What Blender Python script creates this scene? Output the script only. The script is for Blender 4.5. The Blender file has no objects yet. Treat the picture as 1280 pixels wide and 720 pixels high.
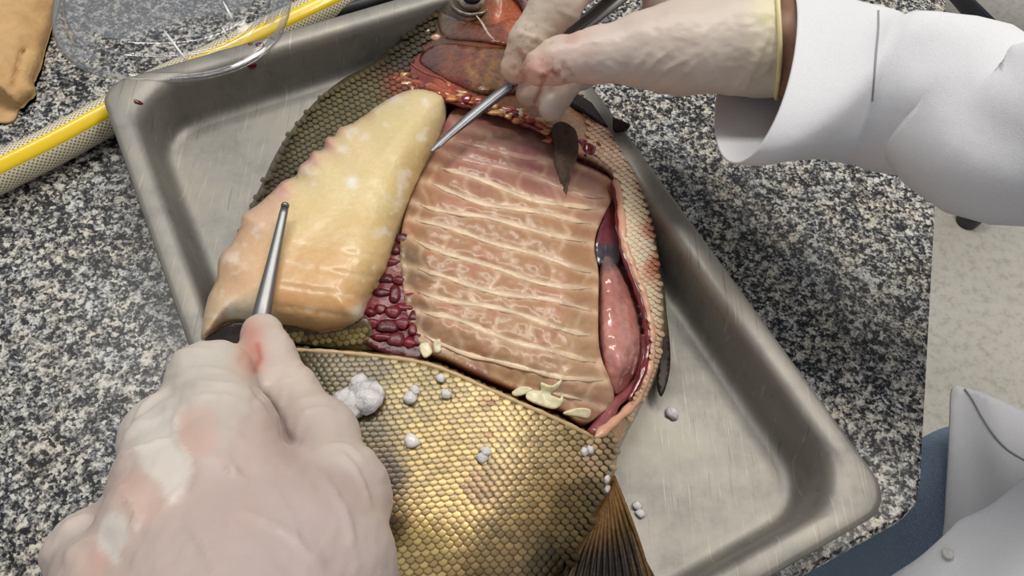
import bpy, bmesh, math, random
import numpy as np
from mathutils import Vector, Matrix
from mathutils.geometry import delaunay_2d_cdt
from mathutils.bvhtree import BVHTree

random.seed(7)
RNG = np.random.default_rng(7)
SC = bpy.context.scene
COL = SC.collection

# ------------------------------------------------------------------ camera, world, lights, exposure
TZ = 0.85                 # table top height over the floor
CH = 0.418                # camera height over the table top
FPX = 1017.0              # focal length in pixels of the 1280 px frame
_n = np.array([-0.060, 0.500, 0.864]); _n /= np.linalg.norm(_n)
_Z = -_n
_X = np.array([1.0, 0, 0]) - _Z[0] * _Z; _X /= np.linalg.norm(_X)
_Y = np.cross(_Z, _X)
ROT = np.stack([_X, _Y, _Z])          # camera (x right, y down, z forward) -> world

cam_data = bpy.data.cameras.new('camera')
cam_data.sensor_width = 36.0
cam_data.lens = 36.0 * FPX / 1280.0
cam_data.clip_start = 0.01
cam = bpy.data.objects.new('camera', cam_data)
COL.objects.link(cam)
m = Matrix.Identity(4)
for i in range(3):
    m[i][0] = ROT[i, 0]; m[i][1] = -ROT[i, 1]; m[i][2] = -ROT[i, 2]
m[2][3] = TZ + CH
cam.matrix_world = m
SC.camera = cam

world = bpy.data.worlds.new('world')
SC.world = world
world.use_nodes = True
bg = world.node_tree.nodes['Background']
bg.inputs[0].default_value = (0.93, 0.96, 1.0, 1)
bg.inputs[1].default_value = 0.36

def area(name, loc, target, sx, sy, power, color=(1, 1, 1)):
    d = bpy.data.lights.new(name, 'AREA')
    d.shape = 'RECTANGLE'; d.size = sx; d.size_y = sy; d.energy = power; d.color = color
    o = bpy.data.objects.new(name, d); COL.objects.link(o)
    o.location = loc
    o.rotation_euler = (Vector(target) - Vector(loc)).to_track_quat('-Z', 'Y').to_euler()
    return o
area('ceiling_tube_lamp', (-0.35, 1.0, TZ + 1.75), (-0.35, 0.95, 0), 1.3, 0.35, 19, (1.0, 0.97, 0.92))
area('ceiling_tube_lamp', (0.78, 0.68, TZ + 1.75), (0.55, 0.5, TZ), 0.9, 0.35, 15, (1.0, 0.94, 0.85))

SC.view_settings.view_transform = 'Standard'
SC.view_settings.look = 'None'
SC.view_settings.gamma = 1.0
SC.view_settings.use_curve_mapping = False
SC.view_settings.exposure = 0.0

# ------------------------------------------------------------------ pixel <-> world helpers
def P(px, py, z):
    """Point at height z over the table top (metres) seen at pixel px, py of the photograph."""
    px = np.asarray(px, float); py = np.asarray(py, float); z = np.asarray(z, float)
    px, py, z = np.broadcast_arrays(px, py, z)
    d = np.stack([px - 640, py - 360, np.full(px.shape, FPX)], -1) @ ROT.T
    t = (CH - z) / (-d[..., 2])
    w = d * t[..., None]
    w[..., 2] += CH + TZ
    return w
def ppm(px, py, z):
    d = ROT @ np.array([px - 640, py - 360, FPX])
    return -d[2] / (CH - z)
def project(w):
    w = np.asarray(w, float) - np.array([0, 0, TZ + CH])
    c = w @ ROT
    return 640 + FPX * c[..., 0] / c[..., 2], 360 + FPX * c[..., 1] / c[..., 2]
def ray(px, py):
    d = ROT @ np.array([px - 640, py - 360, FPX])
    return Vector((0, 0, TZ + CH)), Vector(d).normalized()

def lin(c):
    c = np.asarray(c, float) / 255.0
    return np.where(c <= 0.04045, c / 12.92, ((c + 0.055) / 1.055) ** 2.4)

def catmull(pts, step, closed=True):
    p = np.asarray(pts, float); n = len(p); out = []
    rng_ = range(n) if closed else range(n - 1)
    for i in rng_:
        if closed:
            a, b, c, d = p[(i - 1) % n], p[i], p[(i + 1) % n], p[(i + 2) % n]
        else:
            a, b, c, d = p[max(i - 1, 0)], p[i], p[i + 1], p[min(i + 2, n - 1)]
        k = max(1, int(round(np.linalg.norm((c - b)[:2]) / step)))
        for t in np.arange(k) / k:
            out.append(0.5 * ((2 * b) + (-a + c) * t + (2 * a - 5 * b + 4 * c - d) * t * t + (-a + 3 * b - 3 * c + d) * t ** 3))
    if not closed:
        out.append(p[-1])
    return np.array(out)

def segdist(q, poly, closed=True):
    """distance of points q (N,2) to a polyline."""
    poly = np.asarray(poly, float)[:, :2]
    a = poly if closed else poly[:-1]
    b = np.roll(poly, -1, 0) if closed else poly[1:]
    best = np.full(len(q), 1e9)
    for i in range(len(a)):
        ab = b[i] - a[i]; L = ab @ ab + 1e-9
        t = np.clip(((q - a[i]) @ ab) / L, 0, 1)
        dd = q - a[i] - t[:, None] * ab
        best = np.minimum(best, (dd * dd).sum(1))
    return np.sqrt(best)
def inside(q, poly):
    poly = np.asarray(poly, float)[:, :2]
    a = poly; b = np.roll(poly, -1, 0)
    r = np.zeros(len(q), bool)
    for i in range(len(a)):
        cond = (a[i, 1] > q[:, 1]) != (b[i, 1] > q[:, 1])
        xs = (b[i, 0] - a[i, 0]) * (q[:, 1] - a[i, 1]) / (b[i, 1] - a[i, 1] + 1e-12) + a[i, 0]
        r ^= cond & (q[:, 0] < xs)
    return r
def sdist(q, poly):
    return segdist(q, poly) * np.where(inside(q, poly), 1, -1)

_LAT = RNG.random((64, 64))
def vnoise(x, y, s, seed=0):
    x = np.asarray(x, float) / s + seed * 7.31; y = np.asarray(y, float) / s + seed * 3.77
    xi = np.floor(x).astype(int); yi = np.floor(y).astype(int)
    fx = x - xi; fy = y - yi
    fx = fx * fx * (3 - 2 * fx); fy = fy * fy * (3 - 2 * fy)
    g = lambda i, j: _LAT[i % 64, j % 64]
    return (g(xi, yi) * (1 - fx) + g(xi + 1, yi) * fx) * (1 - fy) + (g(xi, yi + 1) * (1 - fx) + g(xi + 1, yi + 1) * fx) * fy - 0.5
def fbm(x, y, s, seed=0):
    return vnoise(x, y, s, seed) + 0.5 * vnoise(x, y, s / 2, seed + 1) + 0.25 * vnoise(x, y, s / 4, seed + 2)
def sstep(a, b, x):
    t = np.clip((x - a) / (b - a), 0, 1)
    return t * t * (3 - 2 * t)

def splat(q, table, power=2.0):
    """blend of natural and painted-shade colours: table of (px, py, radius, (r,g,b))."""
    acc = np.zeros((len(q), 3)); tot = np.zeros(len(q))
    for x, y, r, c in table:
        d2 = ((q[:, 0] - x) ** 2 + (q[:, 1] - y) ** 2) / (r * r)
        w = 1.0 / (d2 + 0.06) ** power
        acc += w[:, None] * lin(c); tot += w
    return acc / tot[:, None]

# ------------------------------------------------------------------ object helpers
def wloc(o):
    v = np.zeros(3)
    while o is not None:
        v += np.array(o.location); o = o.parent
    return v
def tag(o, label=None, cat=None, group=None, kind=None):
    if label: o['label'] = label
    if cat: o['category'] = cat
    if group: o['group'] = group
    if kind: o['kind'] = kind
    return o
def empty(name, loc, label, cat, group=None):
    o = bpy.data.objects.new(name, None); COL.objects.link(o)
    o.location = loc; o.empty_display_size = 0.02
    return tag(o, label, cat, group)
def mk(name, V, F, mat, parent=None, col=None, smooth=True, uv=None):
    """link world-space vertices V and faces F as ONE mesh object."""
    V = np.asarray(V, float)
    if parent is not None:
        V = V - wloc(parent)
    me = bpy.data.meshes.new(name)
    me.from_pydata(V.tolist(), [], [tuple(int(i) for i in f) for f in F])
    if col is not None:
        at = me.color_attributes.new('Col', 'FLOAT_COLOR', 'POINT')
        c4 = np.ones((len(V), 4)); c4[:, :3] = np.clip(col, 0, 1)
        at.data.foreach_set('color', c4.ravel())
    if uv is not None:
        l = me.uv_layers.new(name='UVMap')
        vi = np.zeros(len(me.loops), int); me.loops.foreach_get('vertex_index', vi)
        l.data.foreach_set('uv', np.asarray(uv)[vi].ravel())
    if smooth:
        me.polygons.foreach_set('use_smooth', [True] * len(me.polygons))
    me.update()
    o = bpy.data.objects.new(name, me); COL.objects.link(o)
    if mat is not None: me.materials.append(mat)
    if parent is not None: o.parent = parent
    return o

def triangulate(outline, step, lines=()):
    """constrained triangulation of a pixel outline; returns (N,2) points, triangles and the ordered boundary."""
    q = np.asarray(outline, float)
    mn = q.min(0); mx = q.max(0)
    ys = np.arange(mn[1], mx[1], step * 0.866)
    pts = []
    for k, y in enumerate(ys):
        xs = np.arange(mn[0] + (step / 2 if k % 2 else 0), mx[0], step)
        pts.append(np.stack([xs, np.full(len(xs), y)], 1))
    pts = np.concatenate(pts)
    pts = pts + (RNG.random(pts.shape) - 0.5) * step * 0.2
    keep = inside(pts, q) & (segdist(pts, q) > step * 0.55)
    for l in lines:
        keep &= segdist(pts, l, False) > step * 0.5
    pts = pts[keep]
    n = len(q)
    allp = [q]; edges = [(i, (i + 1) % n) for i in range(n)]
    c = n
    for l in lines:
        l = np.asarray(l)[:, :2]
        allp.append(l); edges += [(c + i, c + i + 1) for i in range(len(l) - 1)]; c += len(l)
    allp.append(pts)
    allp = np.concatenate(allp)
    r = delaunay_2d_cdt([Vector(v) for v in allp.tolist()], edges, [list(range(n))], 1, 1e-4)
    V = np.array([list(v) for v in r[0]])
    F = [list(f) for f in r[2]]
    T = []
    for f in F:
        for i in range(1, len(f) - 1): T.append((f[0], f[i], f[i + 1]))
    T = np.array(T)
    a, b, cc = V[T[:, 0]], V[T[:, 1]], V[T[:, 2]]
    area2 = (b[:, 0] - a[:, 0]) * (cc[:, 1] - a[:, 1]) - (b[:, 1] - a[:, 1]) * (cc[:, 0] - a[:, 0])
    T[area2 > 0] = T[area2 > 0][:, ::-1]        # pixel y runs down: this winding faces the sky
    T = T[np.abs(area2) > 1e-6]
    from collections import Counter
    E = {}
    for t in T:
        for i in range(3):
            e = (int(t[i]), int(t[(i + 1) % 3]))
            E[e] = 1
    bd = [e for e in E if (e[1], e[0]) not in E]
    return V, T, bd

def sheet(name, outline, zf, step, mat, parent=None, colf=None, thick=0.002, to=None, smooth_outline=True,
          lines=(), wallcol=None, taper=0.0):
    """A solid whose top follows heights zf over a pixel outline. thick: thickness; to: a flat underside at that height."""
    ol = catmull(outline, step) if smooth_outline else np.asarray(outline, float)
    V2, T, bd = triangulate(ol, step, lines)
    z = zf(V2[:, 0], V2[:, 1])
    top = P(V2[:, 0], V2[:, 1], z)
    bot = top.copy()
    if to is not None:
        tz_ = to(V2[:, 0], V2[:, 1]) if callable(to) else to
        bot[:, 2] = np.minimum(TZ + tz_, top[:, 2] - 0.0005)
    else:
        bot[:, 2] -= thick
    if taper:
        d = sdist(V2, ol)
        c = top.mean(0)
        k = np.clip(1 - d / 30.0, 0, 1)[:, None] * taper
        dirv = c[None, :2] - bot[:, :2]
        dirv /= np.linalg.norm(dirv, axis=1)[:, None] + 1e-9
        bot[:, :2] += dirv * k
    n = len(V2)
    F = T.tolist() + (T[:, ::-1] + n).tolist() + [[e[1], e[0], e[0] + n, e[1] + n] for e in bd]
    colr = None
    if colf is not None:
        c = colf(V2[:, 0], V2[:, 1])
        cb = c * 0.9 if wallcol is None else np.tile(lin(wallcol), (n, 1))
        colr = np.concatenate([c, cb])
    o = mk(name, np.concatenate([top, bot]), F, mat, parent, colr)
    return o

def frames(path):
    """tangent frames along a path."""
    path = np.asarray(path, float)
    t = np.gradient(path, axis=0); t /= np.linalg.norm(t, axis=1)[:, None] + 1e-12
    up = np.array([0, 0, 1.0])
    u = np.cross(up[None], t)
    bad = np.linalg.norm(u, axis=1) < 1e-3
    u[bad] = np.array([1.0, 0, 0])
    u /= np.linalg.norm(u, axis=1)[:, None]
    w = np.cross(t, u)
    return t, u, w
def tube(name, path, rad, mat, parent=None, seg=12, col=None, flat=1.0, caps=True, twist=0.0):
    path = np.asarray(path, float); n = len(path)
    rad = np.broadcast_to(np.asarray(rad, float), (n,))
    t, u, w = frames(path)
    V = []; UV = []
    s = np.concatenate([[0], np.cumsum(np.linalg.norm(np.diff(path, axis=0), axis=1))])
    for i in range(n):
        for k in range(seg):
            a = 2 * math.pi * k / seg
            V.append(path[i] + rad[i] * (math.cos(a) * u[i] + flat * math.sin(a) * w[i]))
            UV.append((s[i] * 100, k / seg))
    F = []
    for i in range(n - 1):
        for k in range(seg):
            F.append((i * seg + k, i * seg + (k + 1) % seg, (i + 1) * seg + (k + 1) % seg, (i + 1) * seg + k))
    if caps:
        F.append(tuple(range(seg))[::-1]); F.append(tuple((n - 1) * seg + k for k in range(seg)))
    c = None
    if col is not None:
        c = np.repeat(np.broadcast_to(np.asarray(col, float), (n, 3)), seg, 0)
    return mk(name, V, F, mat, parent, c, uv=UV)

def box(name, c, s, mat, parent=None, rz=0.0, bevel=0.0):
    bm = bmesh.new()
    bmesh.ops.create_cube(bm, size=1)
    bmesh.ops.scale(bm, vec=s, verts=bm.verts)
    if bevel:
        bmesh.ops.bevel(bm, geom=bm.edges[:], offset=bevel, segments=2, affect='EDGES', profile=0.5)
    bmesh.ops.rotate(bm, cent=(0, 0, 0), matrix=Matrix.Rotation(rz, 3, 'Z'), verts=bm.verts)
    V = [np.array(v.co) + np.array(c) for v in bm.verts]
    F = [[v.index for v in f.verts] for f in bm.faces]
    bm.free()
    return mk(name, V, F, mat, parent, smooth=False)

def lathe(profile, seg=48, z_axis=True):
    V = []; F = []
    n = len(profile)
    for r, z in profile:
        for k in range(seg):
            a = 2 * math.pi * k / seg
            V.append((r * math.cos(a), r * math.sin(a), z))
    for i in range(n - 1):
        for k in range(seg):
            F.append((i * seg + k, i * seg + (k + 1) % seg, (i + 1) * seg + (k + 1) % seg, (i + 1) * seg + k))
    return np.array(V), F

def bvh_of(objs):
    dg = bpy.context.evaluated_depsgraph_get()
    V = []; F = []
    for o in objs:
        off = len(V); w = wloc(o)
        V += [Vector(np.array(v.co) + w) for v in o.data.vertices]
        F += [[i + off for i in p.vertices] for p in o.data.polygons]
    return BVHTree.FromPolygons(V, F)

# ------------------------------------------------------------------ materials
def mat(name):
    m_ = bpy.data.materials.new(name); m_.use_nodes = True
    nt = m_.node_tree
    b = nt.nodes['Principled BSDF']
    return m_, nt, b
def N(nt, t, **kw):
    n = nt.nodes.new(t)
    for k, v in kw.items():
        if k in ('op', 'operation'): n.operation = v
        elif hasattr(n, k): setattr(n, k, v)
        else: n.inputs[k.replace('_', ' ')].default_value = v
    return n
def ramp(nt, stops, interp='LINEAR'):
    r = nt.nodes.new('ShaderNodeValToRGB'); r.color_ramp.interpolation = interp
    el = r.color_ramp.elements
    while len(el) < len(stops): el.new(0.5)
    for e, (p, c) in zip(el, stops):
        e.position = p
        e.color = (*c, 1) if len(c) == 3 else c
    return r
def geo(nt):
    return nt.nodes.new('ShaderNodeNewGeometry').outputs['Position']
def noise(nt, src, scale, detail=3, rough=0.5, dist=0.0):
    n = N(nt, 'ShaderNodeTexNoise')
    n.inputs['Scale'].default_value = scale; n.inputs['Detail'].default_value = detail
    n.inputs['Roughness'].default_value = rough; n.inputs['Distortion'].default_value = dist
    nt.links.new(src, n.inputs['Vector'])
    return n
def bump(nt, b, h, strength, dist):
    n = N(nt, 'ShaderNodeBump'); n.inputs['Strength'].default_value = strength; n.inputs['Distance'].default_value = dist
    nt.links.new(h, n.inputs['Height']); nt.links.new(n.outputs[0], b.inputs['Normal'])
    return n
def plain(name, c, rough=0.5, metal=0.0, sss=0.0, coat=0.0, spec=0.5):
    m_, nt, b = mat(name)
    b.inputs['Base Color'].default_value = (*lin(c), 1)
    b.inputs['Roughness'].default_value = rough; b.inputs['Metallic'].default_value = metal
    b.inputs['Coat Weight'].default_value = coat
    b.inputs['Specular IOR Level'].default_value = spec
    nz = noise(nt, geo(nt), 120, 3)
    bump(nt, b, nz.outputs[0], 0.15, 0.001)
    return m_
def mixc(nt, fac, a, b_, blend='MIX'):
    n = nt.nodes.new('ShaderNodeMix'); n.data_type = 'RGBA'; n.blend_type = blend
    for sock, v in ((0, fac), (6, a), (7, b_)):
        if hasattr(v, 'is_linked'): nt.links.new(v, n.inputs[sock])
        elif isinstance(v, (int, float)): n.inputs[sock].default_value = v
        else: n.inputs[sock].default_value = (*v, 1)
    return n.outputs[2]
def attr(nt, name='Col'):
    a = nt.nodes.new('ShaderNodeVertexColor'); a.layer_name = name
    return a.outputs[0]

def granite():
    m_, nt, b = mat('granite')
    pos = geo(nt)
    nz = noise(nt, pos, 420, 2)
    v1 = nt.nodes.new('ShaderNodeVectorMath'); v1.operation = 'MULTIPLY_ADD'
    nt.links.new(nz.outputs['Color'], v1.inputs[0]); v1.inputs[1].default_value = (0.0035,) * 3
    nt.links.new(pos, v1.inputs[2])
    vo = N(nt, 'ShaderNodeTexVoronoi'); vo.inputs['Scale'].default_value = 480
    nt.links.new(v1.outputs[0], vo.inputs['Vector'])
    sep = nt.nodes.new('ShaderNodeSeparateColor'); nt.links.new(vo.outputs['Color'], sep.inputs[0])
    big = noise(nt, pos, 210, 2, 0.6)
    med = noise(nt, pos, 640, 3, 0.65)
    a1 = N(nt, 'ShaderNodeMath', op='MULTIPLY_ADD'); nt.links.new(sep.outputs[0], a1.inputs[0]); a1.inputs[1].default_value = 0.42
    s2 = N(nt, 'ShaderNodeMath', op='MULTIPLY_ADD'); nt.links.new(big.outputs[0], s2.inputs[0]); s2.inputs[1].default_value = 0.9; s2.inputs[2].default_value = -0.62
    nt.links.new(s2.outputs[0], a1.inputs[2])
    a2 = N(nt, 'ShaderNodeMath', op='MULTIPLY_ADD'); nt.links.new(med.outputs[0], a2.inputs[0]); a2.inputs[1].default_value = 0.9
    nt.links.new(a1.outputs[0], a2.inputs[2])
    r = ramp(nt, [(0.27, lin((16, 17, 21))), (0.37, lin((42, 43, 47))), (0.47, lin((98, 98, 100))), (0.59, lin((158, 156, 152))), (0.74, lin((214, 210, 202)))])
    nt.links.new(a2.outputs[0], r.inputs[0])
    tint = noise(nt, pos, 40, 2)
    tr = ramp(nt, [(0.35, (0.92, 0.96, 1.0)), (0.65, (1.0, 0.95, 0.86))])
    nt.links.new(tint.outputs[0], tr.inputs[0])
    c = mixc(nt, 1.0, r.outputs[0], tr.outputs[0], 'MULTIPLY')
    nt.links.new(c, b.inputs['Base Color'])
    b.inputs['Roughness'].default_value = 0.32
    b.inputs['Specular IOR Level'].default_value = 0.35
    return m_
def steel(name, c, r0, r1, scratch=True):
    m_, nt, b = mat(name)
    pos = geo(nt)
    b.inputs['Metallic'].default_value = 1.0
    nz = noise(nt, pos, 35, 4, 0.6)
    rr = N(nt, 'ShaderNodeMapRange'); rr.inputs['To Min'].default_value = r0; rr.inputs['To Max'].default_value = r1
    nt.links.new(nz.outputs[0], rr.inputs[0]); nt.links.new(rr.outputs[0], b.inputs['Roughness'])
    st = noise(nt, pos, 22, 6, 0.7)
    cr = ramp(nt, [(0.32, lin(c) * 0.72), (0.5, lin(c)), (0.68, lin(c) * np.array([1.16, 1.13, 1.06]))])
    nt.links.new(st.outputs[0], cr.inputs[0])
    last = cr.outputs[0]
    if scratch:
        h = None
        for ang, th in ((20, 0.70), (68, 0.73), (-35, 0.74)):
            mp = nt.nodes.new('ShaderNodeMapping'); mp.inputs['Rotation'].default_value = (0, 0, math.radians(ang))
            mp.inputs['Scale'].default_value = (700, 22, 60)
            nt.links.new(pos, mp.inputs[0])
            n2 = noise(nt, mp.outputs[0], 1.0, 3, 0.55)
            sc = ramp(nt, [(th - 0.06, (1, 1, 1)), (th, (1.35, 1.33, 1.28))])
            nt.links.new(n2.outputs[0], sc.inputs[0])
            last = mixc(nt, 1.0, last, sc.outputs[0], 'MULTIPLY')
            sd = ramp(nt, [(0.27, (0.72, 0.71, 0.69)), (0.33, (1, 1, 1))])
            nt.links.new(n2.outputs[0], sd.inputs[0])
            last = mixc(nt, 1.0, last, sd.outputs[0], 'MULTIPLY')
            h = h or n2.outputs[0]
        bump(nt, b, h, 0.1, 0.0006)
    nt.links.new(last, b.inputs['Base Color'])
    return m_
def wet(name, rough=0.3, sss=0.25, coat=0.4, nscale=500, nstr=0.25, vary=0.25, metal=0.0, spec=0.5):
    """moist tissue whose pigment comes from the Col attribute."""
    m_, nt, b = mat(name)
    pos = geo(nt)
    nz = noise(nt, pos, nscale, 4, 0.6)
    r = ramp(nt, [(0.3, (1 - vary,) * 3), (0.7, (1 + vary * 0.4,) * 3)])
    nt.links.new(nz.outputs[0], r.inputs[0])
    c = mixc(nt, 1.0, attr(nt), r.outputs[0], 'MULTIPLY')
    nt.links.new(c, b.inputs['Base Color'])
    b.inputs['Roughness'].default_value = rough
    b.inputs['Metallic'].default_value = metal
    b.inputs['Specular IOR Level'].default_value = spec
    b.inputs['Subsurface Weight'].default_value = sss
    b.inputs['Subsurface Radius'].default_value = (0.004, 0.0018, 0.001)
    b.inputs['Subsurface Scale'].default_value = 1.0
    b.inputs['Coat Weight'].default_value = coat
    b.inputs['Coat Roughness'].default_value = 0.12
    n2 = noise(nt, pos, nscale * 0.6, 3, 0.5)
    bump(nt, b, n2.outputs[0], nstr, 0.002)
    return m_
def scale_mat():
    m_, nt, b = mat('fish_scale')
    oi = nt.nodes.new('ShaderNodeObjectInfo')
    c = mixc(nt, 1.0, attr(nt), oi.outputs['Color'], 'MULTIPLY')
    nt.links.new(c, b.inputs['Base Color'])
    b.inputs['Metallic'].default_value = 0.25
    b.inputs['Roughness'].default_value = 0.36
    b.inputs['Coat Weight'].default_value = 0.25; b.inputs['Coat Roughness'].default_value = 0.15
    nz = noise(nt, geo(nt), 900, 2); bump(nt, b, nz.outputs[0], 0.15, 0.0006)
    return m_
def glove_mat():
    m_, nt, b = mat('latex')
    pos = geo(nt)
    nt.links.new(attr(nt), b.inputs['Base Color'])
    b.inputs['Roughness'].default_value = 0.42
    b.inputs['Subsurface Weight'].default_value = 0.2
    b.inputs['Subsurface Radius'].default_value = (0.004, 0.002, 0.0012)
    b.inputs['Subsurface Scale'].default_value = 1.0
    n1 = noise(nt, pos, 140, 4, 0.6, 0.6)
    n2 = noise(nt, pos, 1400, 2, 0.5)
    ad = N(nt, 'ShaderNodeMath', op='MULTIPLY_ADD'); nt.links.new(n2.outputs[0], ad.inputs[0]); ad.inputs[1].default_value = 0.12
    nt.links.new(n1.outputs[0], ad.inputs[2])
    bump(nt, b, ad.outputs[0], 0.12, 0.002)
    return m_
def cloth(name, c, c2, weave=1800, wr=0.35, big=30):
    m_, nt, b = mat(name)
    pos = geo(nt)
    n1 = noise(nt, pos, weave, 2)
    n2 = noise(nt, pos, big, 3)
    r = ramp(nt, [(0.35, lin(c2)), (0.65, lin(c))]); nt.links.new(n1.outputs[0], r.inputs[0])
    nt.links.new(r.outputs[0], b.inputs['Base Color'])
    b.inputs['Roughness'].default_value = 0.9; b.inputs['Specular IOR Level'].default_value = 0.15
    ad = N(nt, 'ShaderNodeMath', op='MULTIPLY_ADD'); nt.links.new(n1.outputs[0], ad.inputs[0]); ad.inputs[1].default_value = 0.08
    nt.links.new(n2.outputs[0], ad.inputs[2])
    bump(nt, b, ad.outputs[0], wr, 0.008)
    return m_
def clear_plastic(name, tint, amount=1.0):
    m_, nt, b = mat(name)
    nt.nodes.remove(b)
    out = nt.nodes['Material Output']
    tr = nt.nodes.new('ShaderNodeBsdfTransparent'); tr.inputs[0].default_value = (*tint, 1)
    gl = nt.nodes.new('ShaderNodeBsdfGlossy'); gl.inputs['Roughness'].default_value = 0.06
    fr = nt.nodes.new('ShaderNodeFresnel'); fr.inputs[0].default_value = 1.45
    mu = N(nt, 'ShaderNodeMath', op='MULTIPLY_ADD'); mu.inputs[1].default_value = amount; mu.inputs[2].default_value = 0.01
    mu.use_clamp = True
    nt.links.new(fr.outputs[0], mu.inputs[0])
    ms = nt.nodes.new('ShaderNodeMixShader')
    nt.links.new(mu.outputs[0], ms.inputs[0]); nt.links.new(tr.outputs[0], ms.inputs[1]); nt.links.new(gl.outputs[0], ms.inputs[2])
    nt.links.new(ms.outputs[0], out.inputs[0])
    return m_
def ice_mat():
    m_, nt, b = mat('ice')
    b.inputs['Base Color'].default_value = (0.93, 0.89, 0.89, 1)
    b.inputs['Subsurface Weight'].default_value = 0.4; b.inputs['Subsurface Radius'].default_value = (0.004, 0.004, 0.004); b.inputs['Subsurface Scale'].default_value = 1.0
    b.inputs['Roughness'].default_value = 0.14
    b.inputs['Transmission Weight'].default_value = 0.2
    b.inputs['IOR'].default_value = 1.31
    nz = noise(nt, geo(nt), 500, 3); bump(nt, b, nz.outputs[0], 0.5, 0.002)
    return m_
def hose_mat():
    m_, nt, b = mat('braided_hose')
    uv = nt.nodes.new('ShaderNodeUVMap').outputs[0]
    sp = nt.nodes.new('ShaderNodeSeparateXYZ'); nt.links.new(uv, sp.inputs[0])
    def lines(sign):
        a = N(nt, 'ShaderNodeMath', op='MULTIPLY'); nt.links.new(sp.outputs[0], a.inputs[0]); a.inputs[1].default_value = 3.4
        c = N(nt, 'ShaderNodeMath', op='MULTIPLY_ADD'); nt.links.new(sp.outputs[1], c.inputs[0]); c.inputs[1].default_value = 26.0 * sign
        nt.links.new(a.outputs[0], c.inputs[2])
        f_ = N(nt, 'ShaderNodeMath', op='FRACT'); nt.links.new(c.outputs[0], f_.inputs[0])
        g = N(nt, 'ShaderNodeMath', op='GREATER_THAN'); nt.links.new(f_.outputs[0], g.inputs[0]); g.inputs[1].default_value = 0.62
        return g.outputs[0]
    mx = N(nt, 'ShaderNodeMath', op='MAXIMUM'); nt.links.new(lines(1), mx.inputs[0]); nt.links.new(lines(-1), mx.inputs[1])
    c = mixc(nt, mx.outputs[0], lin((150, 138, 98)), lin((232, 224, 200)))
    nt.links.new(c, b.inputs['Base Color'])
    b.inputs['Roughness'].default_value = 0.22
    b.inputs['Coat Weight'].default_value = 0.5
    bump(nt, b, mx.outputs[0], 0.2, 0.0008)
    return m_
def terrazzo():
    m_, nt, b = mat('terrazzo_floor')
    pos = geo(nt)
    n1 = noise(nt, pos, 2.2, 3); n2 = noise(nt, pos, 60, 4, 0.7)
    r = ramp(nt, [(0.3, lin((196, 190, 177))), (0.7, lin((220, 214, 202)))]); nt.links.new(n1.outputs[0], r.inputs[0])
    r2 = ramp(nt, [(0.35, (0.80, 0.79, 0.77)), (0.5, (1, 1, 1)), (0.7, (1.08, 1.08, 1.08))]); nt.links.new(n2.outputs[0], r2.inputs[0])
    nt.links.new(mixc(nt, 1.0, r.outputs[0], r2.outputs[0], 'MULTIPLY'), b.inputs['Base Color'])
    b.inputs['Roughness'].default_value = 0.3
    bump(nt, b, n2.outputs[0], 0.08, 0.002)
    return m_
def kraft():
    m_, nt, b = mat('kraft_paper')
    pos = geo(nt)
    n1 = noise(nt, pos, 60, 5, 0.65, 0.5); n2 = noise(nt, pos, 700, 3)
    r = ramp(nt, [(0.3, lin((186, 146, 96))), (0.7, lin((208, 170, 118)))]); nt.links.new(n1.outputs[0], r.inputs[0])
    nt.links.new(r.outputs[0], b.inputs['Base Color'])
    b.inputs['Roughness'].default_value = 0.7
    bump(nt, b, n1.outputs[0], 0.35, 0.006)
    return m_
def skin_mat():
    m_, nt, b = mat('skin')
    n1 = noise(nt, geo(nt), 90, 4)
    r = ramp(nt, [(0.3, lin((118, 82, 62))), (0.7, lin((150, 108, 84)))]); nt.links.new(n1.outputs[0], r.inputs[0])
    nt.links.new(r.outputs[0], b.inputs['Base Color'])
    b.inputs['Roughness'].default_value = 0.5; b.inputs['Subsurface Weight'].default_value = 0.1
    b.inputs['Subsurface Radius'].default_value = (0.004, 0.0015, 0.001); b.inputs['Subsurface Scale'].default_value = 1.0
    return m_

M_GRANITE = granite()
M_TRAY = steel('tray_steel', (143, 140, 133), 0.42, 0.6)
M_TRAY.node_tree.nodes['Principled BSDF'].inputs['Metallic'].default_value = 0.55
M_TOOL = steel('tool_steel', (140, 140, 142), 0.36, 0.5, False)
M_FLESH = wet('flesh', 0.38, 0.3, 0.24, 420, 0.16, 0.08)
M_MEAT = wet('dark_meat', 0.36, 0.15, 0.15, 500, 0.3, 0.3)
M_SKIN = wet('fish_skin', 0.38, 0.08, 0.35, 600, 0.25, 0.35)
M_ORGAN = wet('organ', 0.16, 0.3, 0.8, 260, 0.3, 0.25)
M_FIN = wet('fin', 0.5, 0.0, 0.05, 500, 0.25, 0.4, spec=0.25)
M_HEAD = wet('head_skin', 0.24, 0.05, 0.8, 330, 0.7, 0.55)
M_SCALE = scale_mat()
M_GLOVE = glove_mat()
M_COAT = cloth('white_cotton', (226, 226, 229), (216, 216, 220), wr=0.18)
M_JEANS = cloth('blue_denim', (150, 168, 190), (104, 122, 146), 1500, 0.3)
M_ICE = ice_mat()
M_CLEAR = clear_plastic('clear_plastic', (0.96, 0.96, 0.97), 0.55)
M_HOSE = hose_mat()
M_YELLOW = plain('yellow_stripe', (242, 205, 20), 0.3, coat=0.4)
M_FLOOR = terrazzo()
M_KRAFT = kraft()
M_BODY = skin_mat()
M_BLACK = plain('black_plastic', (24, 24, 25), 0.45)
M_BLOOD = plain('blood', (92, 14, 18), 0.12, coat=0.6)
M_SEAT = plain('grey_vinyl', (70, 70, 72), 0.5)
M_HAIR = plain('dark_hair', (34, 26, 22), 0.6)
M_SHOE = plain('shoe', (40, 40, 44), 0.6)
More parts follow.
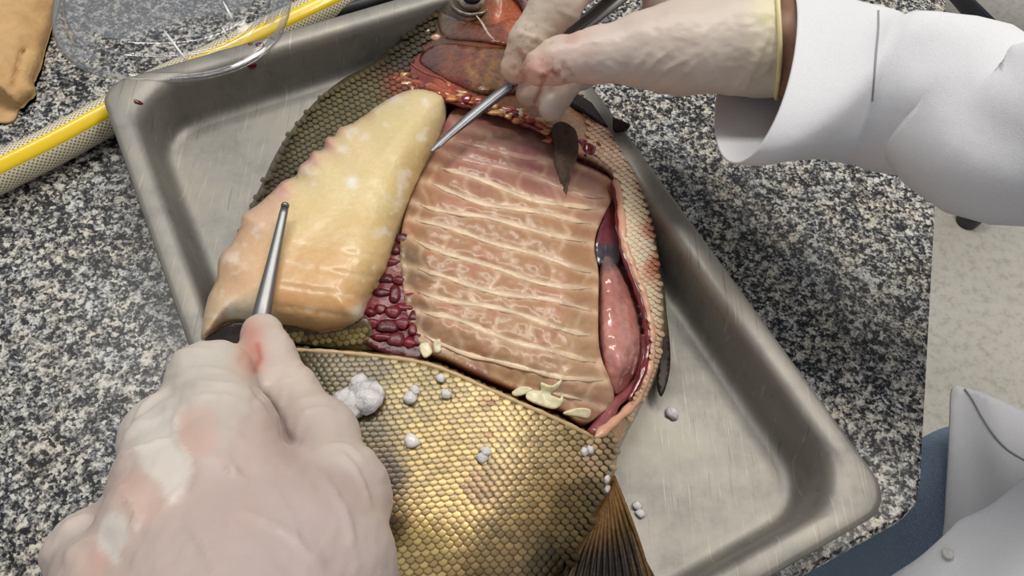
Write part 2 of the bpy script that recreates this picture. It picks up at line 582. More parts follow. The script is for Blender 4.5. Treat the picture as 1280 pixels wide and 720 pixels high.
M_TABLELEG = plain('painted_steel', (120, 122, 124), 0.45)

# ------------------------------------------------------------------ setting: floor and granite table
fl = box('floor', (0.4, 0.7, -0.01), (7, 7, 0.02), M_FLOOR)
tag(fl, 'pale beige terrazzo floor beyond the granite table', 'floor', kind='structure')

table = empty('granite_table', (-0.25, 0.45, 0), 'speckled black and grey granite table with a rounded corner under the steel tray', 'table')
def pt(px, py):
    w = P(px, py, 0.0); return np.array(w[:2])
a_ = pt(1172, 240); b_ = pt(1160, 470)
dv = (a_ - b_) / np.linalg.norm(a_ - b_)
c1 = pt(1150, 626); c2 = pt(1000, 722)
d2 = (c2 - pt(1128, 650)); d2 /= np.linalg.norm(d2)
edge = [a_ + dv * 0.75, a_, b_, pt(1155, 560), pt(1153, 600), pt(1147, 630), pt(1128, 650), c2, c2 + d2 * 0.12, c2 + d2 * 0.95]
left = edge[-1] + np.array([-0.35, 0.75]); far = edge[0] + np.array([-1.5, 0.15])
poly = edge + [far + (left - far) * 0.98, far]
def slab(name, poly, z0, z1, mat_, parent, ch=0.003):
    n = len(poly); poly = np.array(poly)
    c = poly.mean(0)
    V = []
    def ring(ins, z):
        for i in range(n):
            p, a, b = poly[i], poly[i - 1], poly[(i + 1) % n]
            e1 = p - a; e2 = b - p
            nn = np.array([-(e1 / np.linalg.norm(e1))[1] - (e2 / np.linalg.norm(e2))[1], (e1 / np.linalg.norm(e1))[0] + (e2 / np.linalg.norm(e2))[0]])
            nn /= np.linalg.norm(nn)
            if nn @ (c - p) < 0: nn = -nn
            q = p + nn * ins
            V.append((q[0], q[1], z))
    ring(ch, z1); ring(0.0008, z1 - 0.001); ring(0, z1 - ch); ring(0, z0 + ch); ring(ch, z0)
    F = [list(range(n))]
    for r in range(4):
        for i in range(n):
            F.append([r * n + i, r * n + (i + 1) % n, (r + 1) * n + (i + 1) % n, (r + 1) * n + i])
    F.append(list(range(4 * n, 5 * n))[::-1])
    o = mk(name, V, F, mat_, parent, smooth=False)
    bm = bmesh.new(); bm.from_mesh(o.data); bmesh.ops.recalc_face_normals(bm, faces=bm.faces); bm.to_mesh(o.data); bm.free()
    return o
slab('countertop', poly, TZ - 0.03, TZ, M_GRANITE, table)
for x, y in ((0.12, 0.16), (0.2, 0.95), (-0.95, 0.35), (-0.85, 1.0)):
    box('leg', (x, y, (TZ - 0.03) / 2), (0.05, 0.05, TZ - 0.03), M_TABLELEG, table, bevel=0.004)

# ------------------------------------------------------------------ steel tray
TRA = math.radians(-63.0); TRC = np.array([-0.0100, 0.2305])
def rrect(hx, hy, r, n=9):
    out = []
    for cx, cy, a0 in ((hx - r, hy - r, 0), (-hx + r, hy - r, 90), (-hx + r, -hy + r, 180), (hx - r, -hy + r, 270)):
        for k in range(n):
            a = math.radians(a0 + 90 * k / (n - 1)); out.append((cx + r * math.cos(a), cy + r * math.sin(a)))
    return np.array(out)
def build_tray():
    prof = [(0.0035, 0.0335, .014), (0.001, 0.0345, .016), (0.0, 0.0360, .017), (0.0008, 0.0374, .0165), (0.003, 0.0381, .016), (0.0095, 0.0378, .022),
            (0.0122, 0.0368, .027), (0.0138, 0.0345, .029), (0.0150, 0.030, .030), (0.0178, 0.009, .030), (0.0190, 0.0055, .029),
            (0.0212, 0.0032, .028), (0.0245, 0.0024, .027), (0.0280, 0.0027, .026), (0.0310, 0.0024, .026), (0.05, 0.0022, .02), (0.09, 0.0021, .012)]
    V = []; F = []
    c, s = math.cos(TRA), math.sin(TRA)
    for ins, z, r in prof:
        for x, y in rrect(0.2098 - ins, 0.1393 - ins, r):
            V.append((TRC[0] + c * x - s * y, TRC[1] + s * x + c * y, TZ + z))
    n = 36
    for i in range(len(prof) - 1):
        for k in range(n):
            F.append((i * n + k, i * n + (k + 1) % n, (i + 1) * n + (k + 1) % n, (i + 1) * n + k))
    F.append(tuple((len(prof) - 1) * n + k for k in range(n)))
    o = mk('steel_tray', V, F, M_TRAY)
    md = o.modifiers.new('thickness', 'SOLIDIFY'); md.thickness = 0.0009; md.offset = -1
    tag(o, 'rectangular stainless steel tray holding the opened fish on the granite table', 'tray')
    return o
tray = build_tray()

# ------------------------------------------------------------------ the fish
fish = empty('fish', (0.02, 0.25, TZ + 0.003), 'large deep-bodied golden scaled fish cut open with its fillet folded back in the tray', 'fish')
OUT = [(548, -2), (512, 38), (470, 76), (430, 98), (395, 126), (366, 160), (345, 192), (326, 232), (307, 270), (288, 320), (268, 385), (258, 440), (262, 500),
       (285, 560), (318, 630), (360, 700), (420, 770), (490, 830), (560, 870), (620, 865), (660, 800), (712, 716), (742, 655), (766, 600), (775, 560), (798, 515),
       (820, 470), (829, 420), (829, 370), (822, 310), (812, 260), (795, 208), (772, 165), (748, 128), (722, 95), (705, 40), (690, -20), (655, -62), (610, -66), (572, -40)]
OUTS = catmull(OUT, 6)
WIN = [(556, 128), (590, 132), (620, 140), (655, 152), (690, 168), (712, 190), (745, 205), (766, 222), (773, 245), (775, 275), (778, 305), (788, 335), (800, 368),
       (809, 405), (811, 440), (803, 475), (788, 503), (766, 524), (742, 544), (700, 524), (650, 502), (600, 480), (560, 462), (520, 449), (470, 442), (400, 438),
       (350, 436), (300, 430), (285, 400), (300, 340), (340, 270), (400, 200), (470, 150), (530, 126)]
WINS = catmull(WIN, 5)
def zdome(x, y):
    q = np.stack([np.ravel(x), np.ravel(y)], 1).astype(float)
    d = np.clip(segdist(q, OUTS) * np.where(inside(q, OUTS), 1, 0), 0, None)
    k = np.clip(d / 190.0, 0, 1)
    z = 0.020 + 0.052 * np.sqrt(1 - (1 - k) ** 2)
    # head and tail end are thinner
    z = z + 0.014 * sstep(90, -40, q[:, 1]) * sstep(0, -60, q[:, 1] - 40) - 0.010 * sstep(120, 20, q[:, 1]) - 0.012 * sstep(640, 860, q[:, 1])
    return z
def zbody(x, y):
    z = zdome(x, y)
    q = np.stack([x, y], 1)
    s = sdist(q, WINS)
    z = z - 0.020 * sstep(-1.5, 2.0, s) * np.clip(z / 0.05, 0.3, 1)
    z = z + 0.0007 * fbm(x, y, 30, 3)
    return z
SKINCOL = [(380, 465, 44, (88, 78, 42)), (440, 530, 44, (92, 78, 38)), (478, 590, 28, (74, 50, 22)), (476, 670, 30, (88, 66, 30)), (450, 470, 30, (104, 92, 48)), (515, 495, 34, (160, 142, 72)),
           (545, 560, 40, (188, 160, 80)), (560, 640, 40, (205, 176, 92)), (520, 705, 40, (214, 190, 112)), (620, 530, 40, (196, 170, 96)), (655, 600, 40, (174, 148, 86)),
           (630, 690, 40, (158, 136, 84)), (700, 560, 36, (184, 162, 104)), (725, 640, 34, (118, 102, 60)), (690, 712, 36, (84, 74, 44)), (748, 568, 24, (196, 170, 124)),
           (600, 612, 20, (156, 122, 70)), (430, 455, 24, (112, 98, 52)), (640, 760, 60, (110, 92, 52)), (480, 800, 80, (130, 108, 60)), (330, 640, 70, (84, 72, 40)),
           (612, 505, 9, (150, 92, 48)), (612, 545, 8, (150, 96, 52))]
BODYCOL = SKINCOL + [
    (330, 230, 30, (66, 58, 36)), (370, 180, 34, (78, 68, 40)), (440, 115, 36, (88, 78, 46)), (400, 150, 30, (80, 70, 42)), (300, 290, 30, (58, 52, 34)),
    (500, 60, 24, (62, 58, 38)), (545, 20, 22, (72, 66, 46)), (560, 50, 18, (84, 60, 42)), (600, 35, 20, (108, 68, 42)), (635, 22, 20, (186, 98, 62)),
    (652, 42, 16, (180, 88, 58)), (590, 90, 24, (122, 70, 38)), (628, 90, 22, (112, 76, 40)), (520, 86, 18, (132, 56, 38)), (490, 98, 16, (126, 66, 42)),
    (670, 110, 20, (128, 74, 48)), (560, 110, 14, (176, 84, 58)), (610, -40, 30, (120, 80, 50)), (680, 0, 26, (160, 90, 60)), (700, 60, 24, (170, 110, 76)),
    (735, 140, 18, (214, 164, 122)), (752, 170, 16, (222, 180, 146)), (775, 195, 16, (230, 194, 164)), (790, 250, 18, (238, 208, 176)), (800, 310, 16, (240, 212, 182)),
    (818, 330, 10, (196, 128, 98)), (812, 290, 8, (200, 132, 104)), (818, 380, 14, (238, 208, 176)), (822, 430, 10, (228, 192, 158)), (815, 470, 12, (226, 186, 152)),
    (795, 510, 12, (226, 192, 156)), (775, 545, 12, (212, 172, 134)), (764, 580, 12, (206, 170, 116)), (735, 120, 10, (214, 160, 130)), (765, 150, 10, (222, 176, 146)), (803, 235, 8, (206, 140, 112))]
CAVCOL = [(500, 420, 40, (96, 22, 34)), (470, 440, 40, (52, 16, 22)), (360, 438, 40, (34, 20, 18)), (560, 460, 40, (110, 44, 44)), (640, 500, 40, (120, 60, 54)),  # dark red cavity lining; the darkest tones paint in shade along the cut gaps
          (735, 530, 30, (104, 54, 54)), (790, 500, 30, (150, 86, 82)), (800, 400, 30, (120, 46, 50)), (765, 280, 30, (112, 50, 54)), (700, 190, 30, (120, 40, 42)),
          (600, 150, 40, (110, 50, 44)), (400, 300, 80, (190, 150, 110)), (745, 210, 20, (150, 60, 62))]
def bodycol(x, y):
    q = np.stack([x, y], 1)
    c = splat(q, BODYCOL)
    s = sdist(q, WINS)
    k = sstep(-1, 2, s)[:, None]
    c = c * (1 - k) + splat(q, CAVCOL) * k
    # blotches of blood on the head and shoulder
    bl = sstep(0.12, 0.3, fbm(x, y, 16, 5)) * np.exp(-(((x - 560) / 110) ** 2 + ((y - 85) / 48) ** 2))
    c = c * (1 - 0.75 * bl[:, None]) + lin((120, 22, 18)) * 0.75 * bl[:, None]
    bl = sstep(0.15, 0.35, fbm(x, y, 22, 9)) * ((x > 715) & (y < 520)) * 0.6
    c = c * (1 - 0.45 * bl[:, None]) + lin((196, 112, 88)) * 0.45 * bl[:, None]
    return c
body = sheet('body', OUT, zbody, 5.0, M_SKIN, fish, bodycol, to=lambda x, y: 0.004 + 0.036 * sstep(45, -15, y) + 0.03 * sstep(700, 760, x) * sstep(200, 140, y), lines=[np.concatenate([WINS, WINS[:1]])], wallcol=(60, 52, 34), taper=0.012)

def znorm(px, py, zf):
    e = 3.0
    a = P(px + e, py, zf(np.array([px + e]), np.array([py]))[0]) - P(px - e, py, zf(np.array([px - e]), np.array([py]))[0])
    b = P(px, py + e, zf(np.array([px]), np.array([py + e]))[0]) - P(px, py - e, zf(np.array([px]), np.array([py - e]))[0])
    return a, b
# --- scales: every scale is a small domed plate
def scale_shape():
    """unit scale: x across (-.5..5), y towards its free edge (0 root .. 1), z up."""
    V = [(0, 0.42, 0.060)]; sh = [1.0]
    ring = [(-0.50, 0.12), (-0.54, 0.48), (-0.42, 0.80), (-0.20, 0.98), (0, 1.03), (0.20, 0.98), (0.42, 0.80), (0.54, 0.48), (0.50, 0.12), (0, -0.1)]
    for x, y in ring: V.append((x * 0.70, 0.42 + (y - 0.45) * 0.52, 0.050)); sh.append(0.92)  # bright elongated centre paints the scale's glint into its colour
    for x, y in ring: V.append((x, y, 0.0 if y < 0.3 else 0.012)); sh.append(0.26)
    n = len(ring); F = []
    for i in range(n):
        j = (i + 1) % n
        F.append((0, 1 + j, 1 + i)); F.append((1 + i, 1 + j, 1 + n + j, 1 + n + i))
    return np.array(V), np.array(sh), F
SV, SS, SF = scale_shape()
def scale_sites(polygon, zf, size_at, flow_at):
    """rows of scale centres over a pixel polygon: list of (px, py, width px, length px, flow)."""
    q = catmull(polygon, 10)
    mn = q.min(0); mx = q.max(0)
    sites = []
    # march in flow coordinates about the polygon centre
    fx, fy = flow_at
    ux, uy = -fy, fx
    c = q.mean(0)
    rel = q - c
    v = rel @ np.array([fx, fy]); u = rel @ np.array([ux, uy])
    vv = v.min(); k = 0
    while vv < v.max():
        px0, py0 = c + np.array([fx, fy]) * vv
        _, ln = size_at(px0, py0)
        uu = u.min() + (0 if k % 2 else 0.5) * size_at(px0, py0)[0]
        while uu < u.max():
            p_ = c + np.array([fx, fy]) * (vv + 2.0 * math.sin(uu / 40)) + np.array([ux, uy]) * uu
            w, l = size_at(p_[0], p_[1])
            sites.append((p_[0] + random.uniform(-.4, .4), p_[1] + random.uniform(-.4, .4), w, l))
            uu += size_at(px0, p_[1])[0]
        vv += ln; k += 1
    s = np.array(sites)
    return s[inside(s[:, :2], q) & (sdist(s[:, :2], OUTS) > 4)]
def scale_mats(sites, zf, flow, lift=0.0004):
    x, y = sites[:, 0], sites[:, 1]; e = 4.0
    C = P(x, y, zf(x, y) + lift)
    A = P(x + flow[0] * e, y + flow[1] * e, zf(x + flow[0] * e, y + flow[1] * e) + lift) - P(x - flow[0] * e, y - flow[1] * e, zf(x - flow[0] * e, y - flow[1] * e) + lift)
    A /= 2 * e                                 # metres along the flow per pixel
    B = P(x - flow[1] * e, y + flow[0] * e, zf(x - flow[1] * e, y + flow[0] * e) + lift) - P(x + flow[1] * e, y - flow[0] * e, zf(x + flow[1] * e, y - flow[0] * e) + lift)
    B /= 2 * e
    Nn = np.cross(B, A); Nn /= np.linalg.norm(Nn, axis=1)[:, None]
    Nn = np.where(Nn[:, 2:3] < 0, -Nn, Nn)
    return C, B * sites[:, 2:3] * 1.02, A * sites[:, 3:4] * 1.45, Nn
def joined_scales(name, sites, zf, flow, cols, parent, dark=1.0):
    C, B, A, Nn = scale_mats(sites, zf, flow)
    n = len(sites); nv = len(SV)
    wl = np.linalg.norm(B, axis=1)[:, None]
    W = C[:, None] + B[:, None] * SV[None, :, 0:1] + A[:, None] * (SV[None, :, 1:2] - 0.5) + (Nn * wl)[:, None] * (SV[None, :, 2:3] + 0.10 * SV[None, :, 1:2])
    F = []
    for i in range(n): F += [tuple(v + i * nv for v in f) for f in SF]
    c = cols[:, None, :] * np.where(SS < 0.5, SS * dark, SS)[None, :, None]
    o = mk(name, W.reshape(-1, 3), F, M_SCALE, parent, c.reshape(-1, 3))
    o['kind'] = 'stuff'
    return o
def single_scales(sites, zf, flow, cols, parent):
    C, B, A, Nn = scale_mats(sites, zf, flow)
    V = SV.copy(); V[:, 1] -= 0.5; V[:, 2] = SV[:, 2] + 0.10 * SV[:, 1]
    proto = mk('scale', V, SF, M_SCALE, None, np.repeat(SS[:, None], 3, 1))
    w0 = wloc(parent)
    for i in range(len(sites)):
        o = proto if i == 0 else proto.copy()
        if i: COL.objects.link(o)
        o.parent = parent
        wl = np.linalg.norm(B[i])
        mm = Matrix.Identity(4)
        for r in range(3):
            mm[r][0] = B[i, r]; mm[r][1] = A[i, r]; mm[r][2] = Nn[i, r] * wl; mm[r][3] = C[i, r] - w0[r]
        o.matrix_basis = mm
        o.color = (*np.clip(cols[i], 0, 1), 1)
LOWER = [(345, 437), (400, 440), (450, 444), (520, 454), (562, 467), (602, 485), (652, 507), (702, 529), (742, 549), (768, 540), (774, 560), (764, 600), (740, 655), (708, 712), (655, 800),
         (560, 850), (480, 810), (410, 740), (370, 660), (345, 580), (330, 500)]
def low_size(x, y):
    k = float(np.clip((y - 440) / 290, 0, 1)); return 9.6 + 2.4 * k - 1.6 * float(np.clip((x - 620) / 140, 0, 1)), 6.1 + 1.5 * k - 1.0 * float(np.clip((x - 620) / 140, 0, 1))
fl_low = (0.06, 0.998)
sites = scale_sites(LOWER, zdome, low_size, fl_low)
sites = sites[sites[:, 1] < 745]
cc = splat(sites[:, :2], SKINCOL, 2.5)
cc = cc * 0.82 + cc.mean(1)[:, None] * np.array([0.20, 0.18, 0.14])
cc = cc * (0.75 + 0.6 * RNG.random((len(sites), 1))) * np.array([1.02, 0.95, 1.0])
order = np.argsort(-(sites[:, 2] * sites[:, 3]) + 1000 * (sites[:, 1] > 722) + 1000 * ((sites[:, 0] < 455 + (sites[:, 1] - 560) * 0.4) & (sites[:, 1] > 520)))
big = order[:296]; rest = order[296:]
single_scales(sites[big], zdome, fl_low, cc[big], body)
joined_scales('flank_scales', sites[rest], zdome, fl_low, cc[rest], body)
BACK = [(548, 4), (512, 40), (472, 79), (432, 101), (397, 129), (369, 162), (348, 194), (329, 234), (311, 271), (292, 322), (320, 310), (345, 250), (390, 200), (440, 165), (500, 128), (545, 118), (520, 98), (510, 84), (524, 64), (540, 40)]
fl_back = (-0.42, 0.907)
sites = scale_sites(BACK, zdome, lambda x, y: (8.4, 5.8), fl_back)
cc = splat(sites[:, :2], [(330, 250, 60, (104, 92, 58)), (420, 130, 60, (132, 118, 76)), (500, 70, 30, (78, 70, 44)), (500, 105, 20, (168, 88, 52)), (540, 110, 20, (170, 70, 46))])
cc *= 0.85 + 0.4 * RNG.random((len(sites), 1))
joined_scales('back_scales', sites, zdome, fl_back, cc * 0.72, body, 0.6)
BELLY = [(728, 112), (745, 128), (770, 168), (793, 210), (810, 262), (820, 312), (826, 372), (826, 420), (818, 466), (798, 508), (776, 538), (790, 506), (808, 474), (815, 440), (813, 402), (803, 362), (792, 332), (782, 300), (779, 250), (770, 220), (748, 200), (735, 170)]
sites = scale_sites(BELLY, zdome, lambda x, y: (7.0, 5.0), (0.25, 0.968))
cc = splat(sites[:, :2], BODYCOL) * (1.18 + 0.25 * RNG.random((len(sites), 1)))
sites2 = sites
C0 = SS.copy(); SS[:] = np.where(SS < 0.5, 0.92, 1.0)
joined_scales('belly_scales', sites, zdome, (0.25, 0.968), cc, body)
SS[:] = C0

# --- rib wall: blocks of muscle between pale ribs
RIBW = [(566, 138), (600, 138), (640, 149), (680, 165), (700, 182), (722, 202), (748, 214), (766, 226), (768, 242), (756, 266), (746, 290), (743, 312), (748, 340), (748, 380), (748, 420), (752, 448),
        (764, 478), (767, 500), (754, 514), (730, 527), (698, 508), (648, 486), (598, 465), (560, 447), (532, 436), (516, 415), (508, 385), (503, 350), (500, 310), (506, 270), (522, 228), (540, 195)]
RIB0 = [146, 168, 191, 212, 233, 258, 286, 314, 342, 370, 399, 428, 458, 488]
def rib_y(k, x):
    u = x - 550
    return RIB0[k] + 0.30 * u - 0.00022 * u * u + 4.0 * np.sin(u / 47.0 + k * 1.7) + 2.0 * np.sin(u / 21.0 + k * 2.9)
def zwall(x, y):
    return zdome(x, y) - 0.0040 - 0.006 * sstep(40, 0, np.abs(segdist(np.stack([x, y], 1), RIBW))) * 0.9
RV = {}
def ribfields(x, y):
    nearest = np.full(len(x), 1e9); cell = np.zeros(len(x)); row = np.zeros(len(x), int)
    ys = np.stack([rib_y(k, x) for k in range(len(RIB0))], 1)
    row = (ys < y[:, None]).sum(1)
    nearest = np.abs(ys - y[:, None]).min(1)
    # broken joints between blocks along a row
    ph = row * 0.37 + 0.22 * np.sin(row * 5.1)
    u = x / 44.0 + ph + 0.10 * np.sin(y / 7.0)
    jd = np.abs(u - np.round(u)) * 44.0
    return nearest, jd, row
def zrib(x, y):
    nr, jd, row = ribfields(x, y)
    z = zwall(x, y)
    z = z + 0.0008 * sstep(0, 9, nr) * (0.55 + 0.45 * sstep(0, 6, jd)) + 0.0011 * fbm(x, y, 18, 11) + 0.0006 * fbm(x, y, 7, 12)
    return z
WALLCOL = [(580, 160, 26, (166, 116, 108)), (640, 175, 26, (172, 124, 112)), (600, 210, 22, (182, 124, 110)), (670, 215, 20, (176, 118, 118)), (700, 220, 20, (190, 138, 128)), (735, 240, 20, (206, 156, 140)),
           (560, 250, 26, (196, 150, 116)), (640, 265, 26, (198, 152, 116)), (700, 290, 26, (204, 160, 124)), (560, 310, 26, (198, 152, 114)), (630, 340, 26, (204, 156, 118)), (700, 360, 26, (208, 164, 126)),
           (580, 390, 26, (206, 160, 122)), (650, 410, 26, (206, 162, 124)), (720, 430, 26, (214, 176, 142)), (560, 430, 20, (200, 164, 134)), (640, 460, 26, (206, 168, 130)), (720, 490, 24, (212, 172, 146)),
           (515, 330, 16, (150, 124, 100)), (525, 260, 14, (172, 132, 106)), (520, 400, 14, (164, 126, 106)), (745, 525, 14, (196, 150, 130)), (650, 492, 12, (182, 138, 120)), (600, 470, 12, (172, 122, 104))]
def wallcol(x, y):
    q = np.stack([x, y], 1)
    c = splat(q, WALLCOL) * np.array([0.74, 0.70, 0.64])
    nr, jd, row = ribfields(x, y)
    vein = 0.75 * np.exp(-(nr / 5.0) ** 2) + 0.35 * np.exp(-(jd / 3.0) ** 2)
    vein = vein * (0.6 + 0.8 * (fbm(x, y, 20, 21) + 0.4)) * sstep(130, 260, y + 20)
    pale = lin((236, 204, 172))
    c = c * (1 - np.clip(vein, 0, .8)[:, None]) + pale * np.clip(vein, 0, .8)[:, None]
    red = sstep(0.2, 0.45, fbm(x, y, 26, 17)) * 0.45
    c = c * (1 - red[:, None]) + lin((186, 122, 98)) * red[:, None]
    pur = sstep(0.1, 0.4, fbm(x, y, 20, 19)) * sstep(250, 190, y) * 0.6
    c = c * (1 - pur[:, None]) + lin((150, 84, 96)) * pur[:, None]
    return c
ribwall = sheet('rib_wall', RIBW, zrib, 3.2, M_FLESH, fish, wallcol, thick=0.006, wallcol=(150, 80, 74))
RIBWS = catmull(RIBW, 5)
for k in range(1, 13):
    xs = np.linspace(505, 765, 90); ys = rib_y(k, xs)
    ok = sdist(np.stack([xs, ys], 1), RIBWS) > 8
    ok &= (ys < 500)
    xs, ys = xs[ok], ys[ok]
    if len(xs) < 12: continue
    a = random.randint(1, 4); xs, ys = xs[a:], ys[a:]
    zz = zrib(xs, ys) + 0.0001
    pth = P(xs, ys, zz)
    rr_ = 0.0017 * (0.7 + 0.5 * np.abs(np.sin(xs / 17.0 + k))) * np.clip(np.minimum(np.arange(len(xs)), np.arange(len(xs))[::-1]) / 6.0, 0.25, 1)
    base = lin((230, 194, 162)) if ys.mean() > 230 else lin((200, 152, 136))
    wobble = (1 + 0.12 * np.sin(xs / 9.0 + k))[:, None]
    tube('rib', pth, rr_, M_FLESH, ribwall, 8, base * wobble, flat=0.24)
# pale fat flakes
FAT = [[(676, 478), (690, 482), (702, 474), (698, 484), (688, 492), (700, 498), (702, 490), (704, 502), (694, 510), (676, 506), (658, 497), (662, 488), (676, 488)],
       [(640, 490), (652, 483), (666, 486), (656, 492), (644, 494)], [(524, 432), (534, 428), (540, 440), (530, 446)], [(542, 428), (550, 424), (551, 438), (544, 440)],
       [(704, 516), (722, 510), (738, 512), (736, 522), (722, 520)]]
for f_ in FAT:
    sheet('fat_flake', f_, lambda x, y: zrib(x, y) + 0.0012, 3.0, M_FLESH, fish, lambda x, y: np.tile(lin((232, 220, 184)), (len(x), 1)) * (1 + 0.2 * fbm(x, y, 9, 2))[:, None], thick=0.0015)

# --- red muscle beside the ribs
REDM = [(502, 292), (510, 320), (516, 350), (520, 390), (528, 425), (536, 442), (515, 448), (480, 440), (456, 425), (448, 400), (458, 375), (476, 345), (488, 315)]
zred = lambda x, y: zdome(x, y) - 0.010 + 0.001 * fbm(x, y, 12, 31)
redm = sheet('red_muscle', REDM, zred, 4.0, M_MEAT, fish, lambda x, y: splat(np.stack([x, y], 1), [(500, 310, 20, (150, 92, 84)), (470, 385, 20, (140, 60, 66)), (500, 400, 20, (110, 30, 44)), (500, 435, 20, (84, 24, 32))]), thick=0.004)
def blob(name, c, r3, mat_, parent, color, seed=0, sub=2, amp=0.12, nrm=None):
    bm = bmesh.new(); bmesh.ops.create_icosphere(bm, subdivisions=sub, radius=1)
    V = np.array([v.co for v in bm.verts]); F = [[v.index for v in f.verts] for f in bm.faces]; bm.free()
    k = 1 + amp * (np.sin(V[:, 0] * 3.1 + seed) + np.sin(V[:, 1] * 4.3 + seed * 2) + np.sin(V[:, 2] * 3.7 + seed * 3)) / 1.5
    V = V * k[:, None] * np.asarray(r3)
    if nrm is not None:
        qn = Vector((0, 0, 1)).rotation_difference(Vector(nrm))
        V = np.array([qn @ Vector(v) for v in V])
    col = np.tile(np.asarray(color, float), (len(V), 1)) if color is not None else None
    return mk(name, V + np.asarray(c), F, mat_, parent, col)
for i, (x, y, r) in enumerate([(501, 298, 7), (495, 312, 7), (488, 328, 8), (481, 348, 8), (497, 350, 7), (494, 368, 9), (478, 366, 7), (514, 372, 7), (462, 390, 8), (476, 386, 7), (505, 384, 7),
                               (490, 390, 8), (517, 396, 7), (467, 404, 8), (484, 408, 8), (502, 404, 8), (516, 412, 7), (478, 422, 8), (494, 424, 8), (510, 428, 8), (522, 424, 6)]):
    z = float(zred(np.array([x]), np.array([y]))[0]); s = r / ppm(x, y, z)
    blob('muscle_lump', P(x, y, z + s * 0.1), (s * random.uniform(.9, 1.7), s * random.uniform(.8, 1.3), s * 0.45), M_MEAT, redm, lin((88 + 40 * random.random(), 18 + 12 * random.random(), 36)), i * 1.7, amp=0.22)

# --- organs in the opened belly
ORG = [(752, 320), (764, 318), (777, 338), (790, 365), (801, 405), (802, 442), (793, 472), (778, 492), (766, 494), (758, 474), (751, 440), (749, 400), (749, 350)]
ORGS = catmull(ORG, 4)
def zorg(x, y):
    d = np.clip(sdist(np.stack([x, y], 1), ORGS), 0, None)
    return zdome(x, y) - 0.016 + 0.013 * np.sqrt(np.clip(1 - (1 - np.clip(d / 26, 0, 1)) ** 2, 0, 1)) + 0.0030 * fbm(x, y, 18, 41)
sheet('viscera', ORG, zorg, 3.5, M_ORGAN, fish, lambda x, y: splat(np.stack([x, y], 1), [(758, 325, 14, (128, 104, 104)), (770, 360, 20, (184, 122, 112)), (780, 400, 20, (208, 142, 130)), (775, 440, 24, (212, 150, 140)), (790, 470, 20, (176, 108, 104)), (770, 485, 16, (180, 116, 108))]), thick=0.006)
MEM = [(766, 240), (771, 262), (772, 288), (776, 312), (772, 330), (760, 326), (748, 330), (744, 312), (748, 290), (757, 266)]
sheet('membrane', MEM, lambda x, y: zdome(x, y) - 0.012 + 0.002 * fbm(x, y, 14, 42), 3.5, M_ORGAN, fish, lambda x, y: splat(np.stack([x, y], 1), [(755, 290, 14, (122, 66, 78)), (758, 316, 10, (70, 72, 82)), (768, 280, 12, (108, 44, 54)), (766, 250, 12, (120, 52, 52))]), thick=0.004)
DUCT = [(740, 544), (756, 526), (768, 505), (782, 494), (800, 478), (806, 452), (806, 420)]
dp = catmull(DUCT, 4, False); tube('gut_fold', P(dp[:, 0], dp[:, 1], zdome(dp[:, 0], dp[:, 1]) - 0.010), 0.0035 + 0.0008 * np.sin(np.arange(len(dp)) / 3.0), M_ORGAN, fish, 10, lin((150, 82, 82)))

# --- cut edges: thin rims of skin around the opening
def rim(name, pts, r, color, off=0.0002, wob=0.25, mat_=None, flat=0.8):
    q = catmull(pts, 4, False)
    z = zdome(q[:, 0], q[:, 1]) + off
    n = len(q)
    rad = r * (1 + wob * np.sin(np.arange(n) * 0.9) * np.sin(np.arange(n) * 0.37 + 1)) * np.clip(np.minimum(np.arange(n), np.arange(n)[::-1]) / 4 + 0.3, 0, 1)
    return tube(name, P(q[:, 0], q[:, 1], z), rad, mat_ or M_FLESH, fish, 8, lin(color), flat=flat)
rim('skin_edge', [(352, 437), (400, 439), (450, 443), (520, 452), (562, 465), (602, 483), (652, 505), (702, 527), (742, 547)], 0.0012, (196, 170, 128))
rim('belly_edge', [(768, 224), (774, 246), (777, 275), (780, 303), (790, 333), (803, 367), (812, 404), (814, 440), (806, 476), (791, 505), (768, 527), (744, 547)], 0.0024, (214, 164, 138), -0.0012)
rim('cut_flesh', [(764, 228), (771, 250), (773, 280), (778, 310), (787, 338), (799, 370), (808, 405), (810, 438), (801, 472), (786, 500)], 0.0017, (120, 36, 40), -0.003, mat_=M_ORGAN)
rim('collar_edge', [(496, 98), (520, 104), (545, 112), (572, 124), (604, 128), (640, 140), (668, 152), (694, 168)], 0.0026, (168, 84, 50), -0.0010, 0.5, M_ORGAN)
rim('collar_flesh', [(552, 122), (580, 131), (612, 139), (648, 151), (680, 166), (700, 182)], 0.0022, (120, 34, 26), -0.0025, 0.4, M_ORGAN)
for i, (x, y, r, c) in enumerate([(583, 124, 7, (140, 18, 40)), (600, 130, 5, (200, 90, 110)), (648, 143, 7, (232, 214, 190)), (628, 140, 6, (224, 190, 150)), (663, 150, 6, (190, 60, 50)), (560, 116, 5, (212, 120, 80)),
                                  (537, 108, 5, (216, 140, 110)), (545, 47, 7, (226, 170, 150)), (536, 40, 4, (200, 196, 190)), (735, 186, 10, (128, 30, 44)), (728, 178, 6, (150, 50, 62)), (745, 180, 5, (150, 60, 64)), (618, 134, 5, (214, 160, 110))]):
    z = float(zdome(np.array([x]), np.array([y]))[0]); s = r / ppm(x, y, z)
    blob('tissue_lump', P(x, y, z + s * 0.1), (s, s * 0.9, s * 0.6), M_ORGAN, fish, lin(c), i, amp=0.2)

